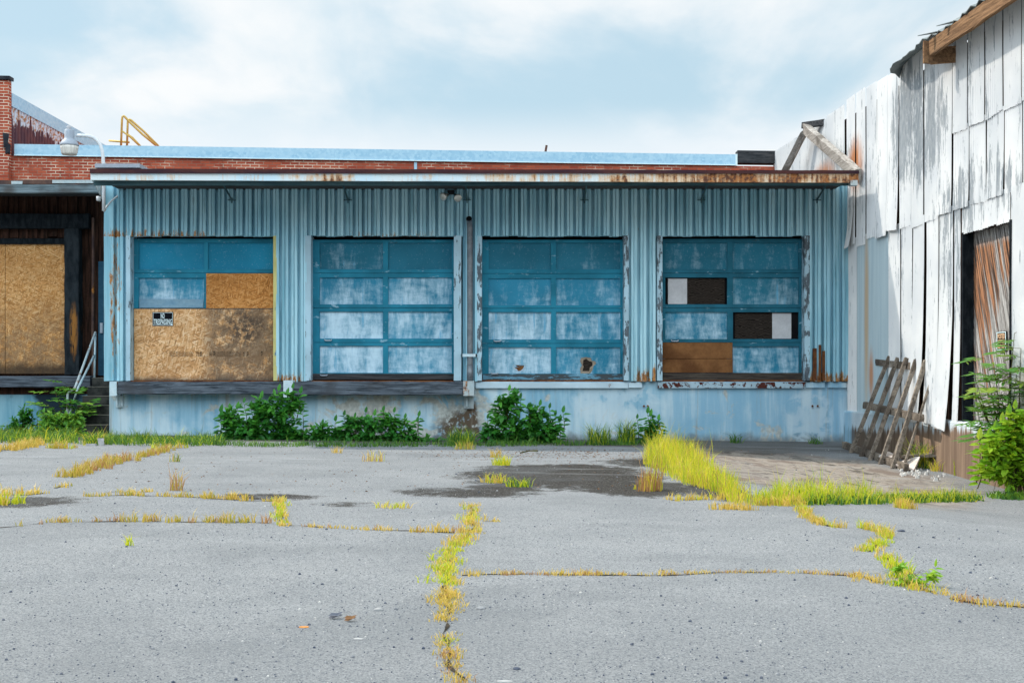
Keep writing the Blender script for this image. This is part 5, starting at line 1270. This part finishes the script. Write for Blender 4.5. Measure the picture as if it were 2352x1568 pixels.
def stone(label,u,v,s,mat,name='stone',cat='stone',flat=.6,ln=1.3):
    g=G(u,v); mb=MB(); rk=random.Random(int(u)); rings=[]
    for (z,r) in ((-.2,.8),(.2,1.0),(.65,.85),(1.0,.45)):
        rings.append([(g.x+s*ln*r*math.cos(k*.785)*rk.uniform(.8,1.15),g.y+s*r*math.sin(k*.785)*rk.uniform(.8,1.15),g.z+z*s*flat+s*.05*rk.uniform(-1,1)) for k in range(8)])
    mb.loft(rings); return tag(mb.build(name,M[mat]),label,cat)
stone('rounded grey stone on the near asphalt beyond the dark leaves',868,1401,.024,'gravel')
stone('grey-brown stone on the asphalt beside the golden crack',1104,1397,.024,'gravel')
stone('flat white stone chip nearest the orange scrap',823,1467,.016,'white','stone','stone',.35,1.7)
stone('black stone lying alone near the bottom of the picture',1186,1536,.016,'stone_dark')
stone('dark stone close to the barn side of the lime grass strip',2070,1220,.03,'stone_dark')
stone('orange peel scrap on the near asphalt',698,1440,.02,'orange','scrap','scrap',.35,1.7)
stone('long white paper strip near the bottom of the picture',1160,1563,.013,'white','scrap','scrap',.25,3.2)
def deadleaf(label,u,v,s,mat='deadleaf'):
    g=G(u,v)+Vector((0,0,.008)); mb=MB(); leaf(mb,g-Vector((s,0,0)),Vector((1,.3,.15)),Vector((.2,-.3,1)),s*2.2,s*1.1,0,.5,-.25); leaf(mb,g-Vector((s,0,-.012)),Vector((1,.1,.3)),Vector((-.2,-.5,1)),s*2,s*.9,0,.3,.35)
    return tag(mb.build('dead_leaf',M[mat]),label,'leaf')
deadleaf('curled dark dead leaf lying flat on the near asphalt',770,1421,.04,'stone_dark'); deadleaf('crumpled brown dead leaf beside the darker flat one',804,1427,.035)
deadleaf('reddish dead leaf touching the golden crack grass',1017,1375,.03)
def twig(label,pts):
    mb=MB(); mb.tube([G(u,v)+Vector((0,0,.02+.02*i%.05)) for i,(u,v) in enumerate(pts)],.012,5); tag(mb.build('twig',M['stem']),label,'twig')
twig('dark crooked twig on the asphalt before the tall pointed shrub',[(1195,1042),(1215,1040),(1235,1043),(1228,1038)])
slabth('board_scrap','grey splintered board lying at the edge of the tall grass',[G(1445,1054),G(1470,1050),G(1478,1047),G(1452,1050)],.02,'rack')
mb=MB(); g=G(212,1023); mb.box(g.x-.10,g.x+.07,g.y-.05,g.y+.05,g.z,g.z+.035,0,None,.01); mb.box(g.x+.10,g.x+.19,g.y+.02,g.y+.06,g.z,g.z+.12,0,None,.02)
cup=tag(mb.build('litter_scrap',M['white']),'crushed white carton on the asphalt before the dark steps','litter')
# ---- daylight --------------------------------------------------------------------------------------
SUN=Vector((.90,-.42,-1.0)).normalized()
sl=bpy.data.lights.new('sun','SUN'); sl.energy=SUN_E; sl.angle=math.radians(.55); sl.color=(1.0,.93,.82)
so=bpy.data.objects.new('sun',sl); COL.objects.link(so); so.rotation_euler=SUN.to_track_quat('-Z','Y').to_euler(); so.location=(-20,10,30)
w=bpy.data.worlds.new('World'); scene.world=w; w.use_nodes=True; nt=w.node_tree; nt.nodes.clear()
def nn(t): return nt.nodes.new(t)
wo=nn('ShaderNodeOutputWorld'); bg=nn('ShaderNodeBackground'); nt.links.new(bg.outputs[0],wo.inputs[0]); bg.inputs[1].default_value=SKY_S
sk=nn('ShaderNodeTexSky'); sk.sky_type='NISHITA'; sk.sun_disc=False; sk.sun_elevation=math.asin(-SUN.z); sk.sun_rotation=math.atan2(-SUN.x,-SUN.y); sk.air_density=1.0; sk.dust_density=1.5; sk.ozone_density=1.0
tc=nn('ShaderNodeTexCoord'); sep=nn('ShaderNodeSeparateXYZ'); nt.links.new(tc.outputs['Generated'],sep.inputs[0])
def wm(op,a,b=0.0):
    q=nn('ShaderNodeMath'); q.operation=op
    for i,v in enumerate((a,b)):
        if hasattr(v,'links'): nt.links.new(v,q.inputs[i])
        else: q.inputs[i].default_value=v
    return q.outputs[0]
# clouds lie on a flat layer overhead: project the direction onto it
dz=wm('ADD',wm('MAXIMUM',sep.outputs[2],0.0),.16); cx=wm('DIVIDE',sep.outputs[0],dz); cy=wm('DIVIDE',sep.outputs[1],dz)
cb=nn('ShaderNodeCombineXYZ'); nt.links.new(cx,cb.inputs[0]); nt.links.new(cy,cb.inputs[1])
def wn(scale,detail,loc,dist=0,st=(1,1,1)):
    m=nn('ShaderNodeMapping'); m.inputs['Location'].default_value=loc; m.inputs['Scale'].default_value=st; nt.links.new(cb.outputs[0],m.inputs[0]); q=nn('ShaderNodeTexNoise'); nt.links.new(m.outputs[0],q.inputs[0]); q.inputs['Scale'].default_value=scale; q.inputs['Detail'].default_value=detail; q.inputs['Roughness'].default_value=.52; q.inputs['Distortion'].default_value=dist; return q.outputs['Fac']
a=wn(1.55,8,(CLX,CLY,0),.35,(1,.55,1)); b=wn(2.6,8,(CLX+5.3,CLY+2.2,0),.35,(1,.6,1))
def wr(x,lo,hi,o0=0.,o1=1.):
    q=nn('ShaderNodeMapRange'); q.interpolation_type='SMOOTHSTEP'; nt.links.new(x,q.inputs[0]); q.inputs[1].default_value=lo; q.inputs[2].default_value=hi; q.inputs[3].default_value=o0; q.inputs[4].default_value=o1; return q.outputs[0]
def wx(f,c1,c2):
    q=nn('ShaderNodeMix'); q.data_type='RGBA'; nt.links.new(f,q.inputs[0])
    for i,c in ((6,c1),(7,c2)):
        if isinstance(c,tuple): q.inputs[i].default_value=c+(1,)
        else: nt.links.new(c,q.inputs[i])
    return q.outputs[2]
cover=wr(a,.37,.58); low=wr(sep.outputs[2],.165,.212,1.0,0.0)
k=SKY_C
clear=nn('ShaderNodeMix'); clear.data_type='RGBA'; clear.inputs[0].default_value=.80; nt.links.new(sk.outputs[0],clear.inputs[6]); clear.inputs[7].default_value=(k*.57,k*.78,k*.89,1)
white=wx(wr(b,.34,.58),(k*.72,k*.85,k*.93),(k*.96,k*.985,k*1.0))
c=wx(cover,clear.outputs[2],white)
c=wx(wm('MULTIPLY',low,.8),c,(k*.90,k*.955,k*1.0))
side=wr(sep.outputs[1],-.65,.15,1.0,0.0); lift=wr(sep.outputs[2],.10,.46,HORIZON_DIM,FILL_SKY)
# unseen sky behind camera: raised higher up as facade fill, dimmed low for canopy shade
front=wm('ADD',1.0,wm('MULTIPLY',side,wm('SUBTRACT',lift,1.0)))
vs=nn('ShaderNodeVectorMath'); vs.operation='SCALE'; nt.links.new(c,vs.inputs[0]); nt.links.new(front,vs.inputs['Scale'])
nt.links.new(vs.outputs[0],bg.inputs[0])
# ---- camera ----------------------------------------------------------------------------------------
cam=bpy.data.cameras.new('camera'); co=bpy.data.objects.new('camera',cam); COL.objects.link(co); scene.camera=co
co.location=(0,0,CZ); co.rotation_euler=(math.pi/2,0,0); cam.sensor_width=36; cam.sensor_fit='HORIZONTAL'; cam.lens=F/2352*36; cam.shift_y=(HV-784)/2352; cam.clip_end=4000; cam.clip_start=.1
scene.view_settings.view_transform='Standard'; scene.view_settings.look='None'; scene.view_settings.gamma=1; scene.view_settings.exposure=EXPO
scene.cycles.max_bounces=8; scene.cycles.use_denoising=True
